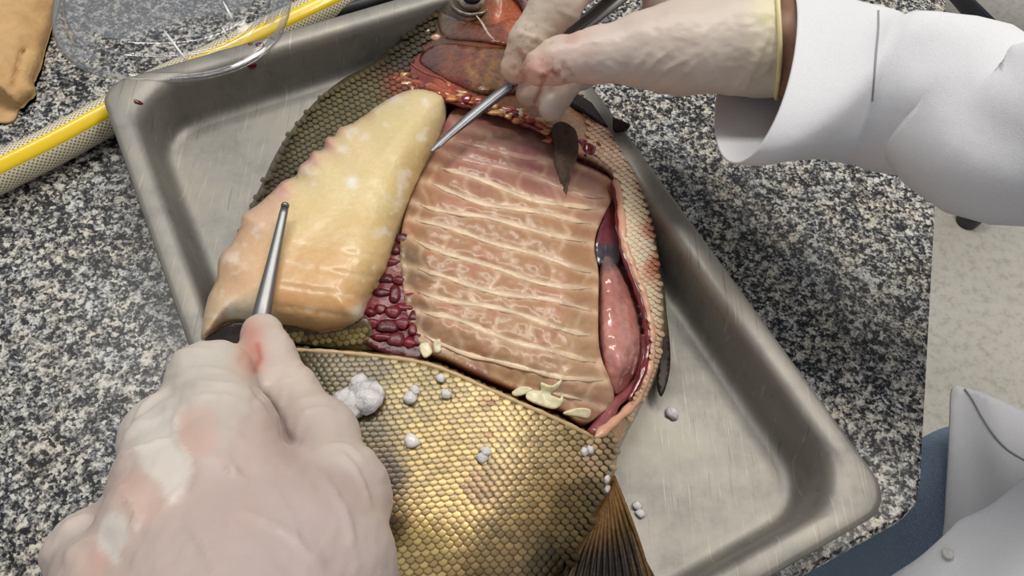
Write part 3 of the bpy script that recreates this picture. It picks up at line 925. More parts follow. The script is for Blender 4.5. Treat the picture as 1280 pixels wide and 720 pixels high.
rl = random.Random(5)
CP_ = catmull([(500, 96), (525, 104), (552, 114), (580, 124), (612, 132), (645, 143), (672, 155), (692, 168)], 5, False)
for i in range(46):
    bx, by = CP_[rl.randrange(len(CP_))][:2]
    x, y = bx + rl.gauss(0, 4), by + rl.gauss(0, 5)
    z = float(zdome(np.array([x]), np.array([y]))[0]); sz = rl.uniform(2.0, 4.6) / ppm(x, y, z)
    c = rl.choice([(150, 40, 30), (176, 78, 44), (214, 160, 96), (226, 190, 140), (120, 22, 24), (196, 120, 66)])
    blob('tissue_lump', P(x, y, z + sz * 0.25), (sz * rl.uniform(1, 2.2), sz, sz * 0.6), M_ORGAN, fish, lin(c), i, amp=0.25)

# --- head: gill cover, cheek plate, eye, lip
GILL = [(524, 76), (535, 60), (560, 54), (600, 58), (640, 60), (668, 66), (676, 90), (660, 112), (628, 118), (598, 116), (568, 104), (545, 92)]
GILLS = catmull(GILL, 4)
def zgill(x, y):
    d = np.clip(sdist(np.stack([x, y], 1), GILLS), 0, None)
    return zdome(x, y) + 0.001 + 0.0035 * np.sqrt(np.clip(1 - (1 - np.clip(d / 14, 0, 1)) ** 2, 0, 1)) + 0.0005 * fbm(x, y, 10, 51)
def gillcol(x, y):
    c = splat(np.stack([x, y], 1), [(535, 74, 14, (92, 44, 34)), (575, 80, 18, (128, 66, 36)), (590, 84, 12, (168, 112, 60)), (620, 88, 16, (140, 92, 46)), (650, 95, 16, (112, 66, 36)), (575, 104, 10, (120, 40, 32)), (610, 114, 10, (120, 84, 40)), (640, 66, 12, (96, 78, 42))])
    s = np.sin(x / 3.0 + 0.12 * y) * 0.22 * np.exp(-((x - 605) / 40) ** 2)
    bl = sstep(0.1, 0.3, fbm(x, y, 12, 55))[:, None] * 0.6
    return (c * (1 + s)[:, None]) * (1 - bl) + lin((104, 24, 20)) * bl
sheet('gill_cover', GILL, zgill, 3.0, M_HEAD, fish, gillcol, thick=0.003)
CHEEK = [(548, 14), (572, 22), (600, 30), (618, 30), (640, 22), (660, 30), (662, 52), (640, 58), (600, 52), (560, 48), (548, 34)]
CHEEKS = catmull(CHEEK, 4)
def zcheek(x, y):
    d = np.clip(sdist(np.stack([x, y], 1), CHEEKS), 0, None)
    return zdome(x, y) + 0.0008 + 0.003 * np.sqrt(np.clip(1 - (1 - np.clip(d / 10, 0, 1)) ** 2, 0, 1)) + 0.0005 * fbm(x, y, 9, 61)
sheet('cheek_plate', CHEEK, zcheek, 3.0, M_HEAD, fish, lambda x, y: splat(np.stack([x, y], 1), [(556, 26, 10, (96, 70, 46)), (580, 38, 12, (104, 60, 40)), (600, 42, 10, (120, 62, 36)), (622, 44, 12, (128, 66, 44)), (645, 36, 12, (188, 98, 62)), (650, 50, 8, (156, 62, 48))]), thick=0.002)
ez = float(zdome(np.array([592.]), np.array([0.]))[0])
for nm, (x, y), r, c in (('cheek_bone', (607, 34), 0, (214, 196, 176)),):
    q = catmull([(594, 18), (602, 28), (610, 42), (618, 50)], 3, False)
    tube(nm, P(q[:, 0], q[:, 1], zdome(q[:, 0], q[:, 1]) + 0.0036), 0.0009 * np.clip(np.sin(np.linspace(0.2, 2.9, len(q))), 0.3, 1), M_HEAD, fish, 8, lin(c))
q = catmull([(510, 76), (522, 86), (536, 93), (552, 98), (560, 104)], 3, False)
tube('gill_edge', P(q[:, 0], q[:, 1], zdome(q[:, 0], q[:, 1]) + 0.0002), 0.0009, M_HEAD, fish, 8, lin((170, 74, 66)))
eye = blob('eye', P(590, -1, ez + 0.0015), (0.0105, 0.0095, 0.0055), M_HEAD, fish, lin((150, 140, 124)), 0, 3, 0.0)
blob('pupil', P(590, -3, ez + 0.0052), (0.0062, 0.0056, 0.003), M_FIN, eye, lin((14, 14, 18)), 0, 3, 0.0)
q = np.array([(590 + 27 * math.cos(a), -1 + 20 * math.sin(a)) for a in np.linspace(0, 2 * math.pi, 40)])
tube('eye_ring', P(q[:, 0], q[:, 1], ez + 0.0012), 0.0016, M_HEAD, eye, 8, lin((96, 84, 66)), caps=False)
q = catmull([(634, -14), (650, -2), (656, 8), (660, 18)], 4, False)
tube('jaw_lip', P(q[:, 0], q[:, 1], zdome(q[:, 0], q[:, 1]) + 0.002), 0.0028, M_HEAD, fish, 10, lin((150, 120, 130)))

# --- fins
PEC = [(690, 160), (700, 152), (712, 156), (721, 166), (723, 190), (718, 206), (712, 226), (706, 248), (699, 232), (694, 212), (692, 188)]
zpec = lambda x, y: 0.064 - 0.00006 * (y - 200) + 0.00025 * (x - 706) + 0.0004 * np.sin((x - 0.15 * y) / 2.2)
pec = sheet('pectoral_fin', PEC, zpec, 3.0, M_FIN, fish, lambda x, y: splat(np.stack([x, y], 1), [(700, 170, 10, (70, 50, 40)), (700, 205, 10, (112, 90, 76)), (712, 185, 10, (66, 48, 40)), (705, 238, 8, (78, 62, 52))]), thick=0.0016)
SLIT = [(708, 112), (722, 117), (742, 130), (762, 144), (774, 149), (783, 153), (788, 156), (783, 160), (777, 162), (769, 162), (758, 158), (744, 150), (728, 139), (712, 128)]
sheet('ventral_fin', SLIT, lambda x, y: np.maximum(zdome(x, y) + 0.004, 0.0405 * sstep(735, 772, x)) + 0.0008 * fbm(x, y, 7, 71), 3.0, M_FIN, fish, lambda x, y: np.tile(lin((46, 24, 26)), (len(x), 1)), thick=0.0025)
PELV = [(822, 330), (829, 350), (834, 395), (838, 440), (836, 470), (828, 494), (822, 480), (822, 450), (818, 400)]
pel = sheet('pelvic_fin', PELV, lambda x, y: 0.014 + 0.00001 * (450 - y) + 0 * x, 4.0, M_FIN, fish, lambda x, y: splat(np.stack([x, y], 1), [(828, 370, 14, (92, 84, 52)), (834, 450, 10, (46, 24, 22)), (826, 485, 10, (60, 48, 40))]), thick=0.002)
ANAL = [(768, 594), (774, 612), (784, 640), (797, 672), (808, 700), (822, 738), (800, 790), (740, 800), (690, 770), (706, 716), (728, 676), (744, 648), (756, 614)]
def zan(x, y):
    return np.maximum(0.006, 0.022 - 0.00009 * (x - 760) - 0.00003 * (y - 600)) + 0.0005 * np.sin((x - 760) / (np.abs(y - 560) + 30) * 60)
ana = sheet('anal_fin', ANAL, zan, 4.0, M_FIN, fish, lambda x, y: splat(np.stack([x, y], 1), [(764, 605, 14, (132, 92, 50)), (775, 645, 16, (92, 74, 40)), (750, 660, 16, (96, 78, 42)), (760, 710, 20, (34, 30, 28)), (800, 700, 12, (92, 70, 42)), (730, 720, 14, (70, 60, 34)), (770, 790, 30, (20, 18, 20))]), thick=0.0012)
for k in range(13):
    t0 = k / 12.0
    bx, by = 768 - 22 * t0, 600 + 46 * t0
    ex, ey = 818 - 128 * t0, 742 + 46 * t0 * (1 - t0) * 2
    s = np.linspace(0, 1, 14)
    xs = bx + (ex - bx) * s + 6 * np.sin(s * math.pi) * (0.5 - t0); ys = by + (ey - by) * s
    colr = np.array([lin((128, 92, 50)) * (1 - a) + lin((40, 36, 34) if 0.08 < t0 < 0.85 else (104, 80, 48)) * a for a in sstep(0.1, 0.6, s)])
    tube('fin_ray', P(xs, ys, zan(xs, ys) + 0.0008), np.linspace(0.0013, 0.0008, 14), M_FIN, ana, 6, colr)

# --- fillet folded back: thick slab with skin on its underside
FIL = [(557, 124), (548, 115), (532, 111), (512, 112), (490, 121), (466, 136), (440, 154), (424, 160), (418, 170), (408, 172), (404, 186), (390, 190), (386, 198), (374, 208), (370, 220), (354, 226), (340, 240), (322, 256), (304, 268),
       (300, 284), (288, 306), (274, 322), (270, 350), (260, 372), (254, 400), (251, 424), (262, 420), (282, 406), (304, 404), (332, 408), (362, 410), (400, 416), (436, 409), (452, 400), (458, 384), (468, 362), (482, 338), (492, 310), (501, 280),
       (512, 252), (524, 225), (536, 200), (549, 172), (557, 146)]
FILS = catmull(FIL, 4)
def zfil(x, y):
    q = np.stack([x, y], 1)
    d = np.clip(sdist(q, FILS), 0, None)
    z = 0.056 + 0.026 * np.sqrt(np.clip(1 - (1 - np.clip(d / 62, 0, 1)) ** 2, 0, 1))
    # higher along the freshly cut edge, sinking to the back
    z = z + 0.00003 * (x - 400) + 0.00002 * (y - 260)
    z = z - 0.0004 * np.exp(-((np.abs(((y - 0.16 * (x - 400)) % 27) - 13) / 2.6) ** 2)) * sstep(270, 330, y) * sstep(330, 360, x)
    edge_ = np.exp(-d / 10.0)
    return z + 0.0008 * fbm(x, y, 34, 81) + 0.0022 * fbm(x, y, 12, 83) * edge_
FILCOL = [(530, 130, 22, (226, 204, 158)), (500, 160, 30, (222, 202, 150)), (520, 200, 26, (216, 190, 136)), (440, 190, 26, (232, 208, 160)), (410, 230, 26, (234, 212, 160)), (470, 230, 26, (226, 204, 148)),
          (380, 270, 26, (232, 206, 154)), (450, 290, 28, (224, 196, 140)), (490, 280, 18, (212, 188, 136)), (400, 330, 26, (222, 180, 126)), (420, 370, 26, (216, 170, 116)), (380, 380, 24, (214, 166, 114)), (400, 400, 14, (210, 164, 112)),
          (460, 350, 18, (220, 188, 134)), (330, 270, 18, (230, 190, 158)), (310, 310, 22, (230, 192, 150)), (290, 350, 20, (226, 186, 146)), (300, 390, 20, (232, 210, 178)), (270, 400, 14, (226, 190, 150)), (350, 240, 10, (234, 184, 164)),
          (385, 200, 10, (230, 180, 160)), (410, 178, 9, (226, 178, 156)), (490, 118, 9, (240, 228, 216)), (440, 228, 8, (240, 236, 226)), (448, 390, 9, (234, 222, 196)), (290, 388, 8, (238, 230, 218)), (360, 300, 12, (228, 196, 146))]
def filcol(x, y):
    q = np.stack([x, y], 1)
    c = splat(q, FILCOL)
    d = np.clip(sdist(q, FILS), 0, None)
    pk = np.exp(-d / 9.0) * (x < 470) * (y < 330) * sstep(-0.1, 0.25, fbm(x, y, 14, 85)) * 0.65
    c = c * (1 - pk[:, None]) + lin((222, 152, 138)) * pk[:, None]
    ln = np.exp(-((np.abs(((y - 0.16 * (x - 400)) % 27) - 13) / 2.4) ** 2)) * sstep(290, 340, y) * sstep(340, 370, x) * 0.4 * sstep(-0.3, 0.2, fbm(x, y, 18, 87))
    c = c * (1 - ln[:, None]) + lin((242, 222, 186)) * ln[:, None]
    wh = sstep(0.22, 0.42, fbm(x, y, 15, 89)) * np.exp(-((d - 16) / 14) ** 2) * 0.6
    c = c * (1 - wh[:, None]) + lin((244, 234, 220)) * wh[:, None]
    return c
fillet = sheet('fillet', FIL, zfil, 3.6, M_FLESH, fish, filcol, thick=0.012, wallcol=(214, 180, 140))
# the skin left on the underside of the fillet shows along the cut edge
FSK = [(256, 424), (270, 414), (290, 404), (335, 404), (400, 410), (440, 404), (458, 396), (468, 420), (470, 436), (440, 436), (400, 432), (362, 428), (320, 430), (290, 434), (262, 436)]
zfsk = lambda x, y: 0.066 - 0.00022 * np.clip(y - 404, 0, 60) + 0.0008 * fbm(x, y, 10, 91)
fsk = sheet('fillet_skin', FSK, zfsk, 4.0, M_SKIN, fish, lambda x, y: splat(np.stack([x, y], 1), [(300, 418, 14, (50, 40, 28)), (270, 420, 10, (40, 32, 24)), (380, 422, 20, (104, 88, 48)), (450, 418, 16, (98, 80, 44))]), thick=0.003, wallcol=(30, 22, 18))  # near-black end and sides paint in the dark hollow under the fillet
st_ = scale_sites([(345, 414), (400, 418), (450, 410), (462, 420), (460, 432), (400, 428), (350, 426)], zfsk, lambda x, y: (8.5, 6.0), (0.1, 0.995))
cc = np.tile(lin((150, 132, 78)), (len(st_), 1)) * (0.7 + 0.6 * RNG.random((len(st_), 1)))
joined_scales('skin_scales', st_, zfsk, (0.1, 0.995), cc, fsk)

# ------------------------------------------------------------------ SDF modelling for hands and body
class SDF:
    def __init__(self, lo, hi, h):
        self.lo = np.array(lo, float); self.h = h
        self.n = np.ceil((np.array(hi) - self.lo) / h).astype(int) + 1
        self.F = np.full(self.n, 0.5, np.float32)
    def region(self, pts, r):
        a = np.maximum(((np.min(pts, 0) - r - self.lo) / self.h).astype(int), 0)
        b = np.minimum(((np.max(pts, 0) + r - self.lo) / self.h).astype(int) + 2, self.n)
        ax = [(self.lo[i] + self.h * np.arange(a[i], b[i])).astype(np.float32) for i in range(3)]
        X = np.stack(np.meshgrid(*ax, indexing='ij'), -1)
        return tuple(slice(a[i], b[i]) for i in range(3)), X
    def blend(self, sl, d, k):
        f = self.F[sl]
        hh = np.clip(0.5 + 0.5 * (f - d) / k, 0, 1)
        self.F[sl] = f * (1 - hh) + d * hh - k * hh * (1 - hh)
    def capsule(self, a, b, ra, rb, k=0.006):
        a = np.asarray(a, np.float32); b = np.asarray(b, np.float32)
        sl, X = self.region(np.stack([a, b]), max(ra, rb) + k * 2 + 3 * self.h)
        ab = b - a
        t = np.clip(((X - a) @ ab) / (ab @ ab + 1e-9), 0, 1)
        d = np.linalg.norm(X - a - t[..., None] * ab, axis=-1) - (ra + (rb - ra) * t)
        self.blend(sl, d.astype(np.float32), k)
    def chain(self, pts, k=0.006):
        for (p, r), (q, s) in zip(pts[:-1], pts[1:]): self.capsule(p, q, r, s, k)
    def ellipsoid(self, c, r3, k=0.006):
        c = np.asarray(c, np.float32); r3 = np.asarray(r3, np.float32)
        sl, X = self.region(np.stack([c - r3, c + r3]), k * 2 + 3 * self.h)
        q = (X - c) / r3
        l = np.linalg.norm(q, axis=-1)
        d = l * (l - 1) / (np.linalg.norm(q / r3, axis=-1) + 1e-6)
        self.blend(sl, d.astype(np.float32), k)
    def merge(self, other, k):
        hh = np.clip(0.5 + 0.5 * (self.F - other.F) / k, 0, 1)
        self.F = self.F * (1 - hh) + other.F * hh - k * hh * (1 - hh)
    def mesh(self):
        F = self.F; n = self.n
        c = [F[i:n[0] - 1 + i, j:n[1] - 1 + j, k:n[2] - 1 + k] for i in (0, 1) for j in (0, 1) for k in (0, 1)]
        neg = sum((x < 0).astype(np.int8) for x in c)
        act = (neg > 0) & (neg < 8)
        idx = np.argwhere(act)
        ids = np.full(act.shape, -1, np.int64); ids[act] = np.arange(len(idx))
        corners = np.array([(i, j, k) for i in (0, 1) for j in (0, 1) for k in (0, 1)])
        val = np.stack([x[act] for x in c], 1)
        pos = np.zeros((len(idx), 3)); cnt = np.zeros(len(idx))
        for a in range(8):
            for b in range(a + 1, 8):
                if np.abs(corners[a] - corners[b]).sum() != 1: continue
                m_ = (val[:, a] < 0) != (val[:, b] < 0)
                t = np.where(m_, val[:, a] / (val[:, a] - val[:, b] + 1e-12), 0)
                pp = corners[a] + t[:, None] * (corners[b] - corners[a])
                pos += pp * m_[:, None]; cnt += m_
        V = self.lo + self.h * (idx + pos / cnt[:, None])
        Q = []
        for ax in range(3):
            s0 = [slice(0, None)] * 3; s1 = [slice(0, None)] * 3
            s0[ax] = slice(0, -1); s1[ax] = slice(1, None)
            a = F[tuple(s0)] < 0; b = F[tuple(s1)] < 0
            e = np.argwhere(a != b)
            o1, o2 = [(1, 2), (2, 0), (0, 1)][ax]
            ok = (e[:, o1] > 0) & (e[:, o2] > 0) & (e[:, o1] < n[o1] - 1) & (e[:, o2] < n[o2] - 1)
            e = e[ok]
            def g(d1, d2):
                q = e.copy(); q[:, o1] -= d1; q[:, o2] -= d2
                return ids[q[:, 0], q[:, 1], q[:, 2]]
            quad = np.stack([g(1, 1), g(0, 1), g(0, 0), g(1, 0)], 1)
            flip = ~a[e[:, 0], e[:, 1], e[:, 2]]
            quad[flip] = quad[flip][:, ::-1]
            Q.append(quad)
        Q = np.concatenate(Q); Q = Q[(Q >= 0).all(1)]
        return V, Q
def vnormals(V, Q):
    nrm = np.zeros_like(V)
    f = np.cross(V[Q[:, 2]] - V[Q[:, 0]], V[Q[:, 3]] - V[Q[:, 1]])
    for k in range(4): np.add.at(nrm, Q[:, k], f)
    return nrm / (np.linalg.norm(nrm, axis=1)[:, None] + 1e-12)

def J(px, py, z, rpx):
    return np.array(P(px, py, z)), rpx / ppm(px, py, z)
person = empty('person', (0.47, 0.10, 0), 'person in white lab coat, blue jeans and pale latex gloves working on the fish', 'person')

def crease(V, nrm, lines, width, height, face=True):
    """raised folds of the glove along pixel polylines, on the side that looks up."""
    x, y = project(V)
    q = np.stack([x, y], 1)
    off = np.zeros(len(V))
    view = np.array([0, 0, TZ + CH]) - V
    fr = (view * nrm).sum(1) > 0
    for l, wd, hg in lines:
        l = catmull(l, 6, False)
        d = segdist(q, l, False)
        s = np.minimum(np.linalg.norm(q - l[0, :2], axis=1), np.linalg.norm(q - l[-1, :2], axis=1))
        off += hg * np.exp(-(d / wd) ** 2) * np.clip(0.35 + s / 25.0, 0, 1)
    return V + nrm * (off * fr)[:, None]

# --- right glove: pen grip on the scalpel
def build_right_glove():
    lo = P(760, 40, 0.11) - np.array([0.095, 0.09, 0.075]); hi = P(760, 40, 0.11) + np.array([0.13, 0.11, 0.085])
    S = SDF(lo, hi, 0.0013)
    def finger(pts, k=0.004):
        T = SDF(lo, hi, 0.0013)
        T.chain([J(*p) for p in pts], k); return T
    palm = SDF(lo, hi, 0.0013)
    palm.chain([J(852, 0, .112, 42), J(895, 25, .116, 62), J(955, 48, .120, 64), J(985, 52, .121, 60)], 0.012)
    palm.chain([J(845, 20, .098, 38), J(900, 45, .105, 50), J(950, 55, .112, 54)], 0.012)
    palm.chain([J(815, -60, .12, 36), J(900, 10, .12, 52)], 0.012)
    thumb = finger([(676, 85, .118, 23), (702, 75, .121, 27), (748, 69, .122, 32), (805, 62, .122, 44), (850, 60, .121, 56), (905, 54, .121, 62)], 0.006)
    index = finger([(645, 84, .099, 20), (662, 52, .110, 25), (697, 2, .124, 31.5), (712, -24, .128, 33), (815, -70, .124, 38)])
    middle = finger([(661, 117, .088, 16.5), (690, 98, .090, 20), (770, 60, .088, 24), (850, 25, .095, 36)])
    ring = finger([(690, 134, .084, 18), (697, 110, .086, 22), (740, 72, .078, 22), (850, 40, .090, 34)])
    pinky = finger([(728, 96, .078, 16), (790, 66, .074, 18), (860, 50, .085, 30)])
    S.F = palm.F
    for f_, k in ((thumb, 0.009), (ring, 0.003), (middle, 0.003), (pinky, 0.003), (index, 0.0015)):
        S.merge(f_, k)
    V, Q = S.mesh()
    x, y = project(V)
    ax = np.cross(np.array(ray(974, -20)[1]), np.array(ray(972, 118)[1])); ax /= np.linalg.norm(ax)
    if ax[0] < 0: ax = -ax
    cut = P(973, 50, .1205)
    sd_ = (V - cut) @ ax
    Q = Q[(sd_[Q] < 0).all(1)]               # the glove ends at the wrist
    ec = {}
    for q4 in Q:
        for i in range(4):
            e = (int(q4[i]), int(q4[(i + 1) % 4])); ec[e] = 1
    be = np.unique([v for e in ec if (e[1], e[0]) not in ec for v in e])
    V[be] -= sd_[be][:, None] * ax
    bd_ring = V[be].copy()
    used = np.unique(Q); mp = np.full(len(V), -1); mp[used] = np.arange(len(used)); V = V[used]; Q = mp[Q]
    nrm = vnormals(V, Q)
    x, y = project(V)
    L = [([(788, 92), (803, 72), (814, 56)], 2.6, .0009), ([(800, 97), (822, 74), (838, 62)], 2.6, .0010), ([(815, 103), (838, 84), (858, 74)], 2.6, .0009), ([(836, 106), (856, 92), (868, 80)], 2.6, .0008),
         ([(930, 110), (950, 70), (962, 30)], 3.0, .0009), ([(918, 112), (940, 80), (952, 50)], 3.0, .0006), ([(668, 86), (690, 96), (712, 94)], 2.5, .0008), ([(690, 70), (694, 84), (700, 96)], 2.5, .0006),
         ([(648, 40), (664, 46), (682, 52)], 2.6, .0008), ([(645, 62), (660, 68), (674, 70)], 2.4, .0006), ([(700, 12), (716, 20), (728, 24)], 2.6, .0008), ([(940, 100), (958, 88), (968, 70)], 2.6, .0007)]
    V = crease(V, nrm, L, 3, 1)
    V = V + nrm * (0.0005 * fbm(x, y, 14, 101) + 0.0003 * fbm(x * 0.6, y, 6, 103))[:, None]
    q = np.stack([x, y], 1)
    c = splat(q, [(960, 60, 30, (216, 206, 182)), (910, 60, 40, (206, 192, 180)), (850, 80, 40, (204, 188, 176)), (780, 75, 34, (202, 186, 176)), (720, 72, 24, (204, 182, 172)), (680, 86, 16, (214, 172, 158)), (660, 90, 12, (214, 164, 148)),
                  (650, 80, 14, (206, 178, 158)), (670, 40, 20, (204, 188, 170)), (700, 10, 20, (206, 190, 174)), (690, 130, 16, (186, 170, 158)), (660, 118, 12, (182, 156, 142)), (715, 50, 10, (190, 160, 146)), (962, 20, 16, (222, 212, 176))])
    bl = sstep(0.12, 0.4, fbm(x, y, 9, 105)) * np.exp(-(((x - 690) / 34) ** 2 + ((y - 92) / 18) ** 2)) * 0.75
    bl += sstep(0.2, 0.4, fbm(x, y, 7, 107)) * np.exp(-(((x - 660) / 40) ** 2 + ((y - 60) / 50) ** 2)) * 0.5
    bl += 0.8 * np.exp(-(segdist(q, np.array([(677, 104), (674, 116), (668, 128)]), False) / 2.2) ** 2)
    bl = np.clip(bl, 0, .85)[:, None]
    c = c * (1 - bl) + lin((150, 78, 58)) * bl
    g = mk('glove', V, Q, M_GLOVE, person, c)
    g['label'] = 'pale latex glove gripping the scalpel, blood-stained fingertips'
    # rolled cuff bead at the wrist
    u = np.cross(ax, [0, 0, 1.0]); u /= np.linalg.norm(u); w = np.cross(u, ax)
    rel = bd_ring - bd_ring.mean(0)
    an = np.arctan2(rel @ w, rel @ u); rd = np.linalg.norm(rel, axis=1)
    A2 = np.linspace(0, 2 * math.pi, 49)
    rs_ = np.array([np.average(rd, weights=np.exp(-(((an - a_ + math.pi) % (2 * math.pi) - math.pi) / 0.12) ** 2) + 1e-9) for a_ in A2])
    ring_ = [bd_ring.mean(0) + (q_ + 0.0007) * (math.cos(a_) * u + math.sin(a_) * w) + ax * 0.0008 * math.sin(a_ * 3) for a_, q_ in zip(A2, rs_)]
    tube('cuff_bead', ring_, 0.0013, M_GLOVE, g, 8, lin((228, 214, 164)), caps=False)
    return g
glove_r = build_right_glove()

# --- left glove: holds the instrument between thumb and curled fingers
def build_left_glove():
    lo = np.array([-0.165, -0.05, TZ + 0.055]); hi = np.array([0.035, 0.225, TZ + 0.26])
    H_ = 0.0014
    def finger(pts, k=0.005):
        T = SDF(lo, hi, H_); T.chain([J(*p) for p in pts], k); return T
    S = SDF(lo, hi, H_)
    S.chain([J(268, 610, .172, 66), J(300, 760, .182, 100), J(320, 900, .20, 120)], 0.014)
    S.chain([J(205, 660, .182, 66), J(270, 770, .188, 90), J(310, 900, .20, 110)], 0.014)
    S.chain([J(142, 742, .180, 62), J(230, 810, .186, 84), J(300, 900, .20, 100)], 0.014)
    S.chain([J(120, 820, .172, 52), J(210, 860, .182, 74), J(300, 930, .20, 90)], 0.014)
    S.chain([J(330, 640, .160, 70), J(370, 720, .175, 90), J(350, 850, .19, 110)], 0.016)
    S.chain([J(345, 890, .2, 120), J(365, 1000, .215, 120)], 0.016)
    thumb = finger([(327, 416, .086, 25), (337, 448, .092, 29), (360, 492, .104, 33), (398, 548, .124, 46), (420, 620, .148, 62), (400, 720, .172, 92)], 0.008)
    index = finger([(302, 462, .084, 20), (288, 470, .108, 36), (264, 480, .136, 51), (276, 545, .158, 66), (284, 612, .172, 76)], 0.006)
    middle = finger([(270, 500, .086, 20), (240, 520, .112, 34), (206, 546, .146, 49), (204, 610, .170, 60), (205, 660, .182, 64)], 0.006)
    ring = finger([(210, 600, .092, 20), (160, 640, .118, 32), (112, 692, .152, 48), (130, 725, .172, 56), (142, 745, .180, 60)], 0.006)
    pinky = finger([(170, 690, .092, 18), (125, 735, .118, 28), (84, 780, .150, 40), (105, 805, .165, 46), (120, 820, .172, 50)], 0.006)
    for f_, k in ((index, 0.008), (middle, 0.008), (ring, 0.008), (pinky, 0.008), (thumb, 0.010)):
        S.merge(f_, k)
    V, Q = S.mesh()
    nrm = vnormals(V, Q)
    x, y = project(V)
    q = np.stack([x, y], 1)
    L = [([(210, 470), (250, 462), (292, 466)], 3.5, .0006), ([(205, 486), (240, 478), (300, 484)], 3.5, .0007), ([(160, 545), (185, 520), (215, 500)], 4, .001), ([(152, 575), (185, 560), (215, 548)], 4, .0007),
         ([(225, 512), (221, 545), (238, 575), (234, 605), (205, 632)], 4, .0009), ([(282, 574), (290, 588), (300, 600)], 5, .0012), ([(150, 610), (172, 640), (160, 676)], 4, .0008), ([(312, 474), (335, 505), (352, 528)], 5, -.0007),
         ([(352, 528), (356, 545), (372, 552)], 5, -.0010), ([(318, 462), (335, 462), (352, 458)], 3, .0004), ([(330, 480), (350, 478), (372, 470)], 3, .0004), ([(352, 512), (375, 502), (398, 498)], 3, .0005), ([(400, 560), (430, 556), (455, 574)], 4, .0006)]
    L += [([(212, 446), (236, 438), (262, 436)], 3, .0005), ([(230, 500), (262, 494), (300, 500)], 3.5, .0006), ([(168, 530), (180, 508), (204, 488)], 3.5, .0009), ([(150, 560), (170, 538), (196, 522)], 3.5, .0009), ([(142, 590), (160, 572), (180, 562)], 3, .0008),
          ([(70, 670), (90, 652), (118, 644)], 4, .0008), ([(84, 700), (100, 680), (122, 672)], 4, .0006), ([(420, 560), (446, 590), (462, 630)], 4, .0007), ([(400, 590), (430, 640), (442, 690)], 5, .0005), ([(300, 640), (350, 660), (390, 700)], 5, .0005),
          ([(330, 600), (360, 640), (372, 690)], 5, .0004), ([(240, 660), (262, 690), (270, 720)], 5, .0005), ([(340, 430), (350, 428), (356, 424)], 2.5, .0004), ([(358, 462), (370, 458), (380, 450)], 2.5, .0005), ([(372, 520), (395, 512), (418, 512)], 3, .0006)]
    L = [(a_, b_, c_ * 1.5) for a_, b_, c_ in L]
    V = crease(V, nrm, L, 3, 1)
    V = V + nrm * (0.0009 * fbm(x, y, 34, 111) + 0.0004 * fbm(x * 1.0 + y * 0.5, y * 0.35 - x * 0.2, 8, 113))[:, None]
    c = splat(q, [(262, 460, 40, (212, 204, 192)), (270, 520, 30, (206, 196, 184)), (240, 545, 20, (206, 182, 170)), (330, 560, 40, (202, 182, 174)), (400, 620, 50, (198, 180, 174)), (300, 640, 40, (200, 180, 172)), (350, 700, 50, (196, 180, 174)),
                  (430, 560, 30, (208, 196, 186)), (360, 480, 24, (216, 202, 190)), (185, 620, 24, (204, 182, 170)), (120, 690, 24, (208, 186, 174)), (90, 660, 20, (212, 198, 188)), (200, 520, 24, (214, 206, 196)), (470, 660, 30, (200, 186, 178)), (250, 700, 40, (198, 180, 172))])
    for poly_ in ([(172, 548), (196, 520), (216, 512), (226, 524), (222, 546), (228, 562), (238, 574), (237, 592), (232, 612), (216, 630), (206, 622), (200, 604), (186, 596), (176, 576)], [(122, 676), (126, 654), (140, 640), (154, 648), (164, 672), (154, 686), (146, 704), (134, 694)]):
        k = sstep(-5, 5, sdist(q, catmull(poly_, 5)) + 5 * fbm(x, y, 12, 115))[:, None] * 0.75
        c = c * (1 - k) + lin((228, 222, 212)) * k
    c = c * np.array([0.90, 0.89, 0.90])
    for poly_, cl in (([(225, 520), (245, 508), (268, 512), (276, 535), (268, 562), (245, 570), (228, 552)], (204, 172, 160)), ([(146, 606), (165, 592), (186, 606), (200, 632), (184, 650), (160, 640)], (204, 172, 160)), ([(105, 700), (120, 685), (135, 700), (130, 720), (108, 720)], (206, 164, 152))):
        k = sstep(-6, 6, sdist(q, catmull(poly_, 5)))[:, None] * 0.55
        c = c * (1 - k) + lin(cl) * k
    k = np.exp(-(((x - 314) / 18) ** 2 + ((y - 432) / 36) ** 4))[:, None] * 0.9
    c = c * (1 - k) + lin((206, 146, 130)) * k
    bl = np.clip(np.exp(-(segdist(q, np.array([(322, 432), (326, 448), (318, 462)]), False) / 4.0) ** 2) * 0.7, 0, 1)[:, None]
    c = c * (1 - bl) + lin((182, 84, 74)) * bl
    g = mk('glove', V, Q, M_GLOVE, person, c)
    g['label'] = 'pale latex glove in front, its thumb pressing on the steel rod'
    return g
glove_l = build_left_glove()

